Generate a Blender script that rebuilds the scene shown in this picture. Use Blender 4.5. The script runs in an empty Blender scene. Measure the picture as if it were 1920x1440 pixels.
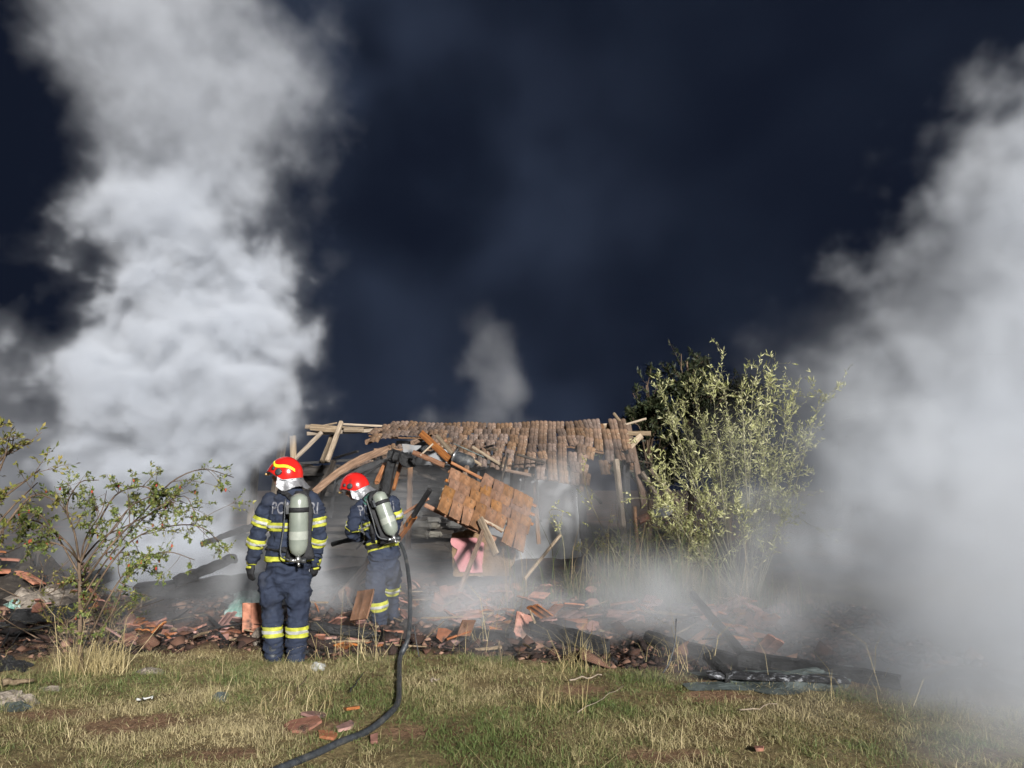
import bpy, bmesh, math, random
import numpy as np
from mathutils import Vector, Matrix, noise as mnoise
from mathutils.bvhtree import BVHTree
R = math.radians
S = bpy.context.scene
COL = S.collection
random.seed(7)
rng = np.random.RandomState(11)

# ------------------------------------------------------------------ camera, night sky, flood light, exposure
F = 1450.0
PITCH = R(7.5)
CAMZ = 1.6
cam = bpy.data.cameras.new('camera'); camo = bpy.data.objects.new('camera', cam); COL.objects.link(camo)
cam.sensor_width = 36; cam.lens = 36 * F / 1920; cam.clip_end = 600
camo.location = (0, 0, CAMZ); camo.rotation_euler = (R(90) + PITCH, 0, 0)
S.camera = camo
W = bpy.data.worlds.new('World'); S.world = W; W.use_nodes = True
W.node_tree.nodes['Background'].inputs[0].default_value = (0.0036, 0.0053, 0.0110, 1)
W.node_tree.nodes['Background'].inputs[1].default_value = 1.0
sun = bpy.data.lights.new('flood_light', 'SUN'); suno = bpy.data.objects.new('flood_light', sun); COL.objects.link(suno)
sun.energy = 4.6; sun.angle = R(5.0); sun.color = (1.0, 0.985, 0.96)
SUND = Vector((-0.33, 0.88, -0.31)).normalized()
suno.rotation_euler = SUND.to_track_quat('-Z', 'Y').to_euler()
S.view_settings.view_transform = 'Standard'; S.view_settings.look = 'None'
S.view_settings.exposure = 0.88; S.view_settings.gamma = 1.0
S.cycles.max_bounces = 8; S.cycles.diffuse_bounces = 3; S.cycles.glossy_bounces = 2
S.cycles.volume_bounces = 3; S.cycles.use_adaptive_sampling = True; S.cycles.adaptive_threshold = 0.025; S.cycles.adaptive_min_samples = 16; S.cycles.transparent_max_bounces = 8
S.cycles.volume_step_rate = 1.6; S.cycles.volume_max_steps = 320
S.cycles.use_denoising = True
S.cycles.sample_clamp_indirect = 4.0

# ------------------------------------------------------------------ geometry of the view
CP, SP = math.cos(PITCH), math.sin(PITCH)
def ray(px, py):
    x = (px - 960) / F; u = (720 - py) / F
    return Vector((x, CP - SP * u, SP + CP * u))
def at(px, py, Y):
    d = ray(px, py); k = Y / d.y
    return Vector((d.x * k, Y, CAMZ + d.z * k))
def ground(px, py):
    d = ray(px, py); k = -CAMZ / d.z
    return Vector((d.x * k, d.y * k, 0))

# ------------------------------------------------------------------ numpy noise
TAB = np.random.RandomState(3).rand(64, 64, 64).astype(np.float32)
def vnoise(p):
    i = np.floor(p).astype(np.int32); f = p - i; f = f * f * f * (f * (f * 6 - 15) + 10)
    i &= 63; j = (i + 1) & 63
    x0, y0, z0 = i[..., 0], i[..., 1], i[..., 2]; x1, y1, z1 = j[..., 0], j[..., 1], j[..., 2]
    fx, fy, fz = f[..., 0], f[..., 1], f[..., 2]
    a = TAB[x0, y0, z0] * (1 - fx) + TAB[x1, y0, z0] * fx; b = TAB[x0, y1, z0] * (1 - fx) + TAB[x1, y1, z0] * fx
    c = TAB[x0, y0, z1] * (1 - fx) + TAB[x1, y0, z1] * fx; e = TAB[x0, y1, z1] * (1 - fx) + TAB[x1, y1, z1] * fx
    a = a * (1 - fy) + b * fy; c = c * (1 - fy) + e * fy
    return a * (1 - fz) + c * fz
def fbm(p, o, g=0.5, seed=0):
    r = 0; a = 1; s = 0
    p = (p + np.array([seed * 7.3, seed * 3.1, seed * 5.7], np.float32)).astype(np.float32)
    for k in range(o):
        r = r + a * vnoise(p); s += a; a *= g; p = p * np.float32(2.03) + np.float32(11.7)
    return r / s
def sstep(a, b, x):
    t = np.clip((x - a) / (b - a), 0, 1); return t * t * (3 - 2 * t)
def burn_unlit_of(x, y):
    """1 where the ground is burnt or, far off, painted dark as unlit, 0 where it is turf"""
    p = np.stack([x * .9, y * .9, x * 0], -1)
    edge = np.interp(x, [-9, -4.6, -3.0, -1.4, 0.0, 1.0, 2.2, 3.2, 4.5, 9], [7.3, 7.55, 7.5, 7.35, 7.35, 7.05, 6.5, 6.25, 6.0, 5.8])
    e = edge + (fbm(p, 3, .6, 2) - .5) * .9
    b = sstep(-.08, .16, y - e)
    b = b * (1 - sstep(1.2, 2.2, x) * sstep(9.4, 10.2, y) * sstep(13.2, 12.2, y) * .9)  # past the turf patch the far ground is coloured dark, standing for unlit night
    return b
def gz(x, y):
    x = np.asarray(x, np.float32); y = np.asarray(y, np.float32)
    p = np.stack([x, y, x * 0], -1)
    h = (fbm(p * .5, 2, .5, 5) - .5) * .12 + (fbm(p * 2.6, 3, .6, 6) - .5) * .05
    b = burn_unlit_of(x, y)
    h = h + b * (.05 + sstep(7.6, 10.5, y) * .10 + (fbm(p * 1.7, 3, .6, 9) - .5) * .22)
    fade = 1 - sstep(25, 60, np.abs(y)) 
    return h * fade
def gzf(x, y):
    return float(gz(np.array([x]), np.array([y]))[0])

# ------------------------------------------------------------------ materials
def newmat(name):
    m = bpy.data.materials.new(name); m.use_nodes = True
    return m, m.node_tree.nodes, m.node_tree.links, m.node_tree.nodes['Principled BSDF']
def ramp(N, L, fac, cols):
    r = N.new('ShaderNodeValToRGB'); e = r.color_ramp.elements
    while len(e) < len(cols): e.new(0.5)
    for i, (p, c) in enumerate(cols):
        e[i].position = p; e[i].color = (*c, 1)
    L.new(fac, r.inputs[0]); return r.outputs[0]
def noise_tex(N, L, scale, detail=5, rough=.6, stretch=(1, 1, 1), coord='Object', dist=0):
    tc = N.new('ShaderNodeTexCoord'); mp = N.new('ShaderNodeMapping'); mp.inputs['Scale'].default_value = stretch
    n = N.new('ShaderNodeTexNoise'); n.inputs['Scale'].default_value = scale; n.inputs['Detail'].default_value = detail
    n.inputs['Roughness'].default_value = rough; n.inputs['Distortion'].default_value = dist
    L.new(tc.outputs[coord], mp.inputs[0]); L.new(mp.outputs[0], n.inputs[0]); return n
def mixc(N, L, fac, a, b, mode='MIX'):
    m = N.new('ShaderNodeMix'); m.data_type = 'RGBA'; m.blend_type = mode
    for s, v in ((m.inputs[0], fac), (m.inputs[6], a), (m.inputs[7], b)):
        if hasattr(v, 'is_output'): L.new(v, s)
        elif isinstance(v, (int, float)): s.default_value = v
        else: s.default_value = (*v, 1)
    return m.outputs[2]
def mat(name, cols, scale=6, detail=6, stretch=(1, 1, 1), rough=.8, bump=.3, bscale=None, bdist=.01, vary=0.0, hue=0.0, metallic=0, spec=.3, spots=None, coord='Object'):
    m, N, L, B = newmat(name)
    n = noise_tex(N, L, scale, detail, .62, stretch, coord)
    c = ramp(N, L, n.outputs[0], cols)
    if spots:
        sc, lo, hi, col = spots
        n2 = noise_tex(N, L, sc, 4, .6, (1, 1, 1), coord)
        f = ramp(N, L, n2.outputs[0], [(lo, (0, 0, 0)), (hi, (1, 1, 1))])
        c = mixc(N, L, f, c, col)
    if vary or hue:
        oi = N.new('ShaderNodeObjectInfo'); h = N.new('ShaderNodeHueSaturation')
        mr = N.new('ShaderNodeMapRange'); mr.inputs[3].default_value = 1 - vary; mr.inputs[4].default_value = 1 + vary
        L.new(oi.outputs['Random'], mr.inputs[0]); L.new(mr.outputs[0], h.inputs['Value'])
        w = N.new('ShaderNodeMath'); w.operation = 'MULTIPLY'; w.inputs[1].default_value = 7.13
        fr = N.new('ShaderNodeMath'); fr.operation = 'FRACT'
        mh = N.new('ShaderNodeMapRange'); mh.inputs[3].default_value = .5 - hue; mh.inputs[4].default_value = .5 + hue
        ms = N.new('ShaderNodeMapRange'); ms.inputs[3].default_value = 1 - vary; ms.inputs[4].default_value = 1 + vary * .5
        L.new(oi.outputs['Random'], w.inputs[0]); L.new(w.outputs[0], fr.inputs[0]); L.new(fr.outputs[0], mh.inputs[0]); L.new(mh.outputs[0], h.inputs['Hue'])
        L.new(fr.outputs[0], ms.inputs[0]); L.new(ms.outputs[0], h.inputs['Saturation'])
        L.new(c, h.inputs['Color']); c = h.outputs[0]
    L.new(c, B.inputs['Base Color'])
    B.inputs['Roughness'].default_value = rough; B.inputs['Metallic'].default_value = metallic
    B.inputs['Specular IOR Level'].default_value = spec
    if bump:
        nb = noise_tex(N, L, bscale or scale * 3, 6, .65, stretch, coord)
        b = N.new('ShaderNodeBump'); b.inputs['Strength'].default_value = bump; b.inputs['Distance'].default_value = bdist
        L.new(nb.outputs[0], b.inputs['Height']); L.new(b.outputs[0], B.inputs['Normal'])
    return m
M = {}
M['wood'] = mat('weathered_wood', [(.25, (.06, .042, .028)), (.5, (.16, .12, .08)), (.75, (.28, .22, .155))], 3, 8, (1.2, 14, 14), .85, .5, vary=.25)
M['pale_wood'] = mat('pale_split_wood', [(.25, (.11, .08, .052)), (.5, (.26, .20, .14)), (.75, (.40, .32, .23))], 3, 8, (1.2, 14, 14), .8, .5, vary=.2)
M['orange_wood'] = mat('fresh_broken_wood', [(.25, (.08, .028, .012)), (.5, (.24, .095, .035)), (.75, (.38, .18, .07))], 3, 8, (1.5, 12, 12), .75, .5, vary=.25)
M['brown_wood'] = mat('brown_wood', [(.3, (.07, .04, .022)), (.55, (.17, .10, .06)), (.75, (.28, .18, .11))], 3, 8, (1.2, 12, 12), .85, .5, vary=.25)
M['char'] = mat('charred_wood', [(.3, (.006, .006, .006)), (.6, (.018, .018, .019)), (.85, (.05, .05, .052))], 7, 8, (1, 3, 3), .55, 1.0, 16, .03, spec=.5)
M['ashy_char'] = mat('charred_wood_with_ash', [(.3, (.01, .01, .011)), (.55, (.03, .03, .033)), (.62, (.25, .26, .28)), (.7, (.5, .5, .52))], 16, 5, (1, 2, 2), .7, 1.0, 14, .03)
M['tile'] = mat('old_roof_tile', [(.25, (.03, .02, .014)), (.45, (.105, .066, .044)), (.62, (.19, .118, .078)), (.8, (.30, .195, .13))], 7, 8, (1, 1, 1), .85, .35, 40, .004, vary=.34, hue=.006, spots=(16, .64, .72, (.34, .31, .25)))
M['tile_orange'] = mat('clay_roof_tile', [(.25, (.045, .026, .013)), (.5, (.155, .072, .031)), (.75, (.26, .13, .06))], 6, 8, (1, 1, 1), .75, .35, 40, .004, vary=.22, hue=.006, spots=(9, .60, .68, (.045, .035, .025)))
M['tile_red'] = mat('broken_red_tile', [(.25, (.08, .028, .016)), (.5, (.27, .10, .055)), (.75, (.42, .19, .115))], 7, 8, (1, 1, 1), .85, .4, 40, .006, vary=.4, hue=.012, spots=(6, .53, .68, (.022, .019, .018)))
M['white'] = mat('white_plaster', [(.3, (.15, .153, .16)), (.6, (.26, .265, .27))], 2.5, 7, rough=.9, bump=.3, bscale=20, spots=(3, .60, .75, (.22, .19, .16)))
M['pink'] = mat('pink_plaster', [(.3, (.30, .125, .13)), (.6, (.40, .18, .185))], 3, 7, rough=.9, bump=.3, bscale=25, spots=(10, .70, .74, (.35, .22, .16)))
M['mud'] = mat('clay_daub', [(.3, (.08, .05, .028)), (.6, (.19, .12, .065))], 5, 7, rough=.95, bump=.8, bscale=14, bdist=.03)
M['log'] = mat('sooty_log', [(.3, (.012, .010, .009)), (.6, (.045, .036, .028)), (.8, (.09, .075, .06))], 4, 7, (1, 5, 5), .9, .7, 12, .02, vary=.4)
M['stone'] = mat('sooty_stone', [(.3, (.04, .038, .034)), (.7, (.14, .13, .11))], 5, 7, rough=.95, bump=.7, bscale=14, bdist=.02, vary=.5)
M['sheet'] = mat('bent_roof_sheet', [(.3, (.04, .05, .05)), (.7, (.17, .20, .19))], 5, 6, rough=.6, bump=.2, metallic=.4)
M['tarp'] = mat('green_plastic_sheet', [(.3, (.05, .18, .14)), (.5, (.26, .42, .36)), (.65, (.6, .68, .64))], 7, 6, rough=.18, bump=.6, bscale=9, bdist=.05, spec=.6)  # palest stop paints white-green highlights into the plastic's colour
M['ashstuff'] = mat('pale_ash', [(.3, (.10, .085, .07)), (.6, (.32, .27, .22)), (.8, (.5, .46, .4))], 9, 8, rough=.95, bump=1, bscale=22, bdist=.03)
M['paper'] = mat('white_scrap', [(.3, (.34, .34, .32)), (.7, (.55, .55, .52))], 6, 4, rough=.7, bump=.2)
M['bark'] = mat('bark', [(.3, (.05, .032, .02)), (.7, (.17, .12, .08))], 12, 6, (1, 1, .4), .9, .6)
M['bark_grey'] = mat('grey_twig', [(.3, (.12, .11, .07)), (.7, (.26, .24, .16))], 12, 6, (1, 1, .4), .9, .5)
M['rubber'] = mat('black_rubber', [(.3, (.018, .02, .023)), (.7, (.045, .05, .056))], 30, 4, rough=.5, bump=.25, bscale=60, spec=.5, spots=(7, .52, .72, (.10, .095, .085)))
M['black'] = mat('black_webbing', [(.3, (.008, .008, .009)), (.7, (.022, .022, .024))], 60, 3, rough=.7, bump=.3)
M['steel'] = mat('steel_valve', [(.3, (.45, .45, .45)), (.7, (.65, .65, .65))], 20, 3, rough=.25, bump=0, metallic=.9)
M['navy'] = mat('navy_turnout_cloth', [(.3, (.012, .016, .031)), (.55, (.019, .026, .047)), (.8, (.031, .041, .068))], 9, 8, rough=.85, bump=.6, bscale=26, bdist=.014, spots=(4, .55, .8, (.028, .031, .042)))
M['hiviz'] = mat('yellow_reflective_band', [(.3, (.24, .25, .028)), (.6, (.40, .40, .045))], 14, 5, rough=.6, bump=.25, bscale=40, spots=(9, .55, .75, (.16, .155, .05)))
M['silverband'] = mat('silver_reflective_band', [(.3, (.22, .22, .21)), (.6, (.36, .36, .34))], 14, 5, rough=.5, bump=.2, bscale=40)
M['helmet'] = mat('red_helmet_shell', [(.3, (.40, .010, .009)), (.7, (.55, .020, .015))], 5, 6, rough=.2, bump=.03, spec=.5, spots=(8, .60, .75, (.20, .018, .014)))
M['stripe'] = mat('yellow_helmet_stripe', [(.3, (.62, .60, .02)), (.7, (.75, .72, .04))], 5, 3, rough=.4, bump=0)
M['cape'] = mat('aluminised_neck_cape', [(.3, (.20, .20, .21)), (.7, (.34, .34, .35))], 10, 4, rough=.40, bump=.8, bscale=9, bdist=.03, metallic=.55)
M['skin'] = mat('skin', [(.3, (.40, .20, .14)), (.7, (.52, .29, .21))], 10, 4, rough=.55, bump=.1)
M['tank'] = mat('grey_green_cylinder_paint', [(.3, (.15, .17, .145)), (.7, (.23, .25, .21))], 5, 6, rough=.34, bump=.05, spec=.5, spots=(9, .60, .74, (.12, .125, .105)))
M['tanklabel'] = mat('pale_cylinder_label', [(.3, (.25, .265, .23)), (.7, (.32, .335, .29))], 30, 4, rough=.4, bump=0)
M['teal'] = mat('green_mask_bag', [(.3, (.03, .10, .08)), (.7, (.07, .18, .14))], 12, 4, rough=.6, bump=.3)
M['letter'] = mat('grey_lettering', [(.3, (.11, .11, .125)), (.7, (.16, .16, .175))], 20, 3, rough=.5, bump=0)
M['brass'] = mat('brass_lamp', [(.3, (.45, .30, .12)), (.7, (.6, .42, .2))], 20, 3, rough=.35, bump=0, metallic=.8)
def leaf_mat(name, a, b, c, trans=.25, rough=.55):
    m, N, L, B = newmat(name)
    at_ = N.new('ShaderNodeAttribute'); at_.attribute_name = 'tone'
    L.new(ramp(N, L, at_.outputs['Fac'], [(0, a), (.5, b), (1, c)]), B.inputs['Base Color'])
    B.inputs['Roughness'].default_value = rough; B.inputs['Specular IOR Level'].default_value = .25
    if trans:
        t = N.new('ShaderNodeBsdfTranslucent'); mx = N.new('ShaderNodeMixShader'); mx.inputs[0].default_value = trans
        L.new(ramp(N, L, at_.outputs['Fac'], [(0, a), (.5, b), (1, c)]), t.inputs['Color'])
        o = N['Material Output']; L.new(B.outputs[0], mx.inputs[1]); L.new(t.outputs[0], mx.inputs[2]); L.new(mx.outputs[0], o.inputs[0])
    return m
M['leaf_willow'] = leaf_mat('willow_leaves', (.24, .26, .09), (.45, .45, .20), (.68, .65, .40), .35)
M['leaf_rose'] = leaf_mat('rose_leaves', (.05, .085, .02), (.14, .175, .05), (.31, .28, .085))
M['leaf_edge'] = leaf_mat('yellowing_leaves', (.06, .09, .02), (.17, .17, .04), (.32, .25, .07))
M['leaf_dimmed'] = leaf_mat('dimmed_leaves', (.014, .02, .010), (.03, .04, .017), (.075, .078, .038))  # leaf colour lowered to paint in the dimmer light on the distant trees
M['weed'] = leaf_mat('dry_weeds', (.055, .085, .025), (.145, .115, .055), (.29, .21, .115))
M['grass'] = leaf_mat('meadow_grass', (.115, .155, .048), (.275, .24, .113), (.44, .365, .205), .2)
M['straw'] = leaf_mat('dry_straw', (.30, .24, .11), (.45, .36, .18), (.60, .50, .29), .2)
M['hip'] = mat('rose_hip', [(.3, (.25, .03, .02)), (.7, (.38, .07, .04))], 5, 2, rough=.35, bump=0)

# ------------------------------------------------------------------ builders
def link(ob, parent=None):
    COL.objects.link(ob)
    if parent is not None: ob.parent = parent
    return ob
def base(ob):
    m = Matrix.Identity(4)
    while ob is not None:
        m = ob.matrix_basis @ m; ob = ob.parent
    return m
def raw_mesh(name, V, Fc, m=None, smooth=False):
    me = bpy.data.meshes.new(name); me.from_pydata([tuple(v) for v in V], [], [tuple(f) for f in Fc])
    if m is not None: me.materials.append(m)
    if smooth: me.polygons.foreach_set('use_smooth', [True] * len(me.polygons))
    me.update(); return me
def tag(o, label=None, cat=None, group=None, kind=None):
    if label: o['label'] = label
    if cat: o['category'] = cat
    if group: o['group'] = group
    if kind or cat: o['kind'] = kind or 'thing'
    return o
def empty(name, loc, label, cat, group=None):
    o = bpy.data.objects.new(name, None); o.location = loc; o.empty_display_size = .2
    link(o); return tag(o, label, cat, group)
def world_obj(name, V, Fc, m, parent=None, smooth=False):
    """vertices in world space; with a parent they are made relative to it"""
    if parent is not None:
        bi = base(parent).inverted(); V = [bi @ Vector(v) for v in V]
    return link(bpy.data.objects.new(name, raw_mesh(name, V, Fc, m, smooth)), parent)
def place(name, me, Mw, parent=None):
    o = bpy.data.objects.new(name, me); link(o, parent)
    o.matrix_basis = (base(parent).inverted() @ Mw) if parent is not None else Mw
    return o
def frame(A, B, up=Vector((0, 0, 1))):
    x = (B - A).normalized()
    y = up.cross(x)
    if y.length < 1e-3: y = Vector((0, 1, 0)).cross(x)
    y.normalize(); z = x.cross(y)
    m = Matrix((x, y, z)).transposed().to_4x4(); m.translation = A
    return m
def beam_mesh(name, L_, w, h, m, jit=.06, n=7, taper=1.0, bend=0.0):
    c = .16
    prof = [(-.5, -.5 + c), (-.5 + c, -.5), (.5 - c, -.5), (.5, -.5 + c), (.5, .5 - c), (.5 - c, .5), (-.5 + c, .5), (-.5, .5 - c)]
    V, Fc = [], []
    for i in range(n):
        t = i / (n - 1); s = 1 + (taper - 1) * t
        ox, oz = random.uniform(-jit, jit) * w * .6, random.uniform(-jit, jit) * h * .6
        b = bend * math.sin(math.pi * t)
        for (a, d) in prof:
            V.append((t * L_ + (random.uniform(-1, 1) * w * .35 * (jit * 6) if i in (0, n - 1) else 0), a * w * s * (1 + random.uniform(-jit, jit)) + ox, d * h * s * (1 + random.uniform(-jit, jit)) + oz + b))
    for i in range(n - 1):
        for k in range(8):
            a, b_ = i * 8 + k, i * 8 + (k + 1) % 8
            Fc.append((a, b_, b_ + 8, a + 8))
    Fc.append(tuple(range(7, -1, -1))); Fc.append(tuple((n - 1) * 8 + k for k in range(8)))
    return raw_mesh(name, V, Fc, m)
def beam(name, A, B, w, h, mk, parent=None, jit=.06, taper=1.0, bend=0.0, n=7, roll=0, label=None, cat=None, group=None):
    A = Vector(A); B = Vector(B)
    me = beam_mesh(name, (B - A).length, w, h, M[mk], jit, n, taper, bend)
    o = place(name, me, frame(A, B) @ Matrix.Rotation(roll, 4, 'X'), parent)
    return tag(o, label, cat, group)
def tube(P, rad, segs=12, side=None, cap=True):
    """loft of ellipses along points P; rad entries r or (rx, ry); rx lies along SIDE"""
    P = [Vector(p) for p in P]; n = len(P); V, Fc = [], []
    rr = [(r, r) if not isinstance(r, (tuple, list)) else r for r in rad]
    sv = Vector(side) if side is not None else None
    prev = None
    for i in range(n):
        t = (P[min(i + 1, n - 1)] - P[max(i - 1, 0)]).normalized()
        if sv is not None: s = (sv - t * sv.dot(t)).normalized()
        elif prev is None:
            s = t.orthogonal().normalized()
        else: s = (prev - t * prev.dot(t)).normalized()
        prev = s; u = t.cross(s)
        for k in range(segs):
            a = 2 * math.pi * k / segs
            V.append(P[i] + s * math.cos(a) * rr[i][0] + u * math.sin(a) * rr[i][1])
    for i in range(n - 1):
        for k in range(segs):
            a, b = i * segs + k, i * segs + (k + 1) % segs
            Fc.append((a, b, b + segs, a + segs))
    if cap:
        Fc.append(tuple(range(segs - 1, -1, -1))); Fc.append(tuple((n - 1) * segs + k for k in range(segs)))
    return V, Fc
def round_tube(P, rad, segs=12, side=None):
    """tube with domed ends"""
    P = [Vector(p) for p in P]; rr = [(r, r) if not isinstance(r, (tuple, list)) else tuple(r) for r in rad]
    d0 = (P[0] - P[1]).normalized(); d1 = (P[-1] - P[-2]).normalized()
    Q, q = [], []
    for k in (.05, .4, .75):
        a = math.sqrt(max(0, 1 - (1 - k) ** 2)); a = max(a, .12)
        Q.append(P[0] + d0 * min(rr[0]) * (1 - k)); q.append((rr[0][0] * a, rr[0][1] * a))
    Q += P; q += rr
    for k in (.75, .4, .05):
        a = max(math.sqrt(max(0, 1 - (1 - k) ** 2)), .12)
        Q.append(P[-1] + d1 * min(rr[-1]) * (1 - k)); q.append((rr[-1][0] * a, rr[-1][1] * a))
    return tube(Q, q, segs, side)
def merge(parts):
    V, Fc = [], []
    for v, f in parts:
        o = len(V); V += list(v); Fc += [tuple(i + o for i in q) for q in f]
    return V, Fc
def boxg(c, s, Mx=None):
    V = []
    for dx in (-.5, .5):
        for dy in (-.5, .5):
            for dz in (-.5, .5):
                p = Vector((dx * s[0], dy * s[1], dz * s[2]))
                V.append((Mx @ p if Mx is not None else p) + Vector(c))
    return V, [(0, 1, 3, 2), (4, 6, 7, 5), (0, 4, 5, 1), (2, 3, 7, 6), (0, 2, 6, 4), (1, 5, 7, 3)]
def remesh(V, Fc, voxel, it=4):
    me = raw_mesh('tmp', V, Fc); o = bpy.data.objects.new('tmp', me); COL.objects.link(o)
    r = o.modifiers.new('r', 'REMESH'); r.mode = 'VOXEL'; r.voxel_size = voxel
    if it:
        s = o.modifiers.new('s', 'SMOOTH'); s.factor = .5; s.iterations = it
    dg = bpy.context.evaluated_depsgraph_get()
    out = bpy.data.meshes.new_from_object(o.evaluated_get(dg))
    bpy.data.objects.remove(o); bpy.data.meshes.remove(me)
    return out
def catmull(P, n):
    P = [Vector(p) for p in P]; P = [P[0] * 2 - P[1]] + P + [P[-1] * 2 - P[-2]]
    out = []
    for i in range(1, len(P) - 2):
        for k in range(n):
            t = k / n; a, b, c, d = P[i - 1], P[i], P[i + 1], P[i + 2]
            out.append(.5 * ((2 * b) + (c - a) * t + (2 * a - 5 * b + 4 * c - d) * t * t + (3 * b - a - 3 * c + d) * t ** 3))
    out.append(P[-2]); return out
def np_mesh(name, V, Q, m, tone=None, smooth=False, tri=False):
    """mesh from numpy arrays of vertices and quads (or triangles), tone: value per face"""
    me = bpy.data.meshes.new(name); k = 3 if tri else 4
    me.vertices.add(len(V)); me.vertices.foreach_set('co', np.asarray(V, np.float32).ravel())
    me.loops.add(len(Q) * k); me.loops.foreach_set('vertex_index', np.asarray(Q, np.int32).ravel())
    me.polygons.add(len(Q)); me.polygons.foreach_set('loop_start', np.arange(len(Q), dtype=np.int32) * k)
    if m is not None: me.materials.append(m)
    if tone is not None:
        a = me.attributes.new('tone', 'FLOAT', 'FACE'); a.data.foreach_set('value', np.asarray(tone, np.float32))
    me.update(calc_edges=True)
    if smooth: me.polygons.foreach_set('use_smooth', np.ones(len(Q), bool))
    return me

# ------------------------------------------------------------------ the ground
def axis_vals(fine0, fine1, st, far0, far1):
    a = np.arange(fine0, fine1, st); k = 24
    lo = fine0 - (fine0 - far0) * (np.linspace(0, 1, k)[1:] ** 2.5); hi = a[-1] + (far1 - a[-1]) * (np.linspace(0, 1, k)[1:] ** 2.5)
    return np.concatenate([lo[::-1], a, hi])
gx = axis_vals(-8, 8, .075, -160, 160); gy = axis_vals(3, 14, .075, -40, 260)
GX, GY = np.meshgrid(gx, gy, indexing='ij')
GZ = gz(GX.ravel(), GY.ravel())
V = np.stack([GX.ravel(), GY.ravel(), GZ], -1)
nx, ny = len(gx), len(gy)
ii, jj = np.meshgrid(np.arange(nx - 1), np.arange(ny - 1), indexing='ij'); ii = ii.ravel(); jj = jj.ravel()
Q = np.stack([ii * ny + jj, (ii + 1) * ny + jj, (ii + 1) * ny + jj + 1, ii * ny + jj + 1], -1)
m, N, L, B = newmat('meadow_soil')
n1 = noise_tex(N, L, 1.1, 7, .65); n2 = noise_tex(N, L, 14, 8, .7); n3 = noise_tex(N, L, .7, 6, .6, (1, 1, 1)); n3.inputs['Scale'].default_value = .83
turf = ramp(N, L, n1.outputs[0], [(.36, (.16, .095, .05)), (.48, (.24, .18, .085)), (.6, (.33, .26, .13)), (.72, (.15, .15, .055))])
turf = mixc(N, L, ramp(N, L, n2.outputs[0], [(.42, (.45, .45, .45)), (.66, (1, 1, 1))]), (.06, .042, .025), turf)
ash = ramp(N, L, n2.outputs[0], [(.3, (.010, .009, .009)), (.52, (.032, .026, .023)), (.64, (.085, .062, .05)), (.78, (.20, .17, .15))])
ash = mixc(N, L, ramp(N, L, n3.outputs[0], [(.5, (0, 0, 0)), (.62, (.7, .7, .7))]), ash, (.115, .05, .03))
ba = N.new('ShaderNodeAttribute'); ba.attribute_name = 'burn_unlit'
bs = N.new('ShaderNodeAttribute'); bs.attribute_name = 'bare'
soil = ramp(N, L, n2.outputs[0], [(.35, (.13, .075, .045)), (.55, (.25, .15, .09)), (.7, (.34, .22, .14))])
turf = mixc(N, L, bs.outputs['Fac'], turf, soil)
L.new(mixc(N, L, ba.outputs['Fac'], turf, ash), B.inputs['Base Color'])  # ash marks real scorching nearby and paints the distant ground dark as unlit
B.inputs['Roughness'].default_value = .95; B.inputs['Specular IOR Level'].default_value = .15
nb = noise_tex(N, L, 22, 8, .7); b = N.new('ShaderNodeBump'); b.inputs['Strength'].default_value = 1; b.inputs['Distance'].default_value = .04
L.new(nb.outputs[0], b.inputs['Height']); L.new(b.outputs[0], B.inputs['Normal'])
GROUND = me = np_mesh('ground', V, Q, m, smooth=True)
a = me.attributes.new('burn_unlit', 'FLOAT', 'POINT'); a.data.foreach_set('value', burn_unlit_of(GX.ravel(), GY.ravel()).astype(np.float32))
tag(link(bpy.data.objects.new('ground', me)), kind='structure', label='meadow ground, scorched black and brown around the burned house, painted dark as unlit beyond')

# ------------------------------------------------------------------ the burned house
HY = 15.5
house = empty('burned_house', (0, HY, 0), 'burned low house with sagging tiled roof and bare broken timber frame', 'house')
def tile_mesh(name, m, w=.2, l=.42, flute=.022, th=.014, n=12):
    V, Fc = [], []
    def prof(t, y):
        k = abs(math.sin(2 * math.pi * t)) ** .7 * flute
        return k
    for (y, lift) in ((0, 0), (-l * .5, .004), (-l, 0)):
        for s in (0, 1):
            for i in range(n + 1):
                t = i / n
                V.append(((t - .5) * w, y, prof(t, y) + lift - s * th))
    r = n + 1
    for j in range(2):
        o = j * 2 * r
        for i in range(n):
            Fc.append((o + i, o + 2 * r + i, o + 2 * r + i + 1, o + i + 1))
            Fc.append((o + r + i, o + r + i + 1, o + 3 * r + i + 1, o + 3 * r + i))
        Fc.append((o, o + r, o + 3 * r, o + 2 * r)); Fc.append((o + n, o + 2 * r + n, o + 3 * r + n, o + r + n))
    for i in range(n):
        Fc.append((i, i + 1, r + i + 1, r + i)); o = 4 * r
        Fc.append((o + i, o + r + i, o + r + i + 1, o + i + 1))
    return raw_mesh(name, V, Fc, m)
T_OLD = tile_mesh('tile', M['tile'], w=.170, l=.39, flute=.022, th=.014, n=16); T_ORA = tile_mesh('tile', M['tile_orange'], w=.178, l=.285, flute=.010, th=.017)
def interp(x, xs, ys): return float(np.interp(x, xs, ys))
roof = world_obj('roof', *merge([tube([at(735, 806, HY), at(950, 806, HY), at(1176, 800, HY)], [.05, .05, .05], 8)]), M['wood'], house)
RW = 4.62
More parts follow.
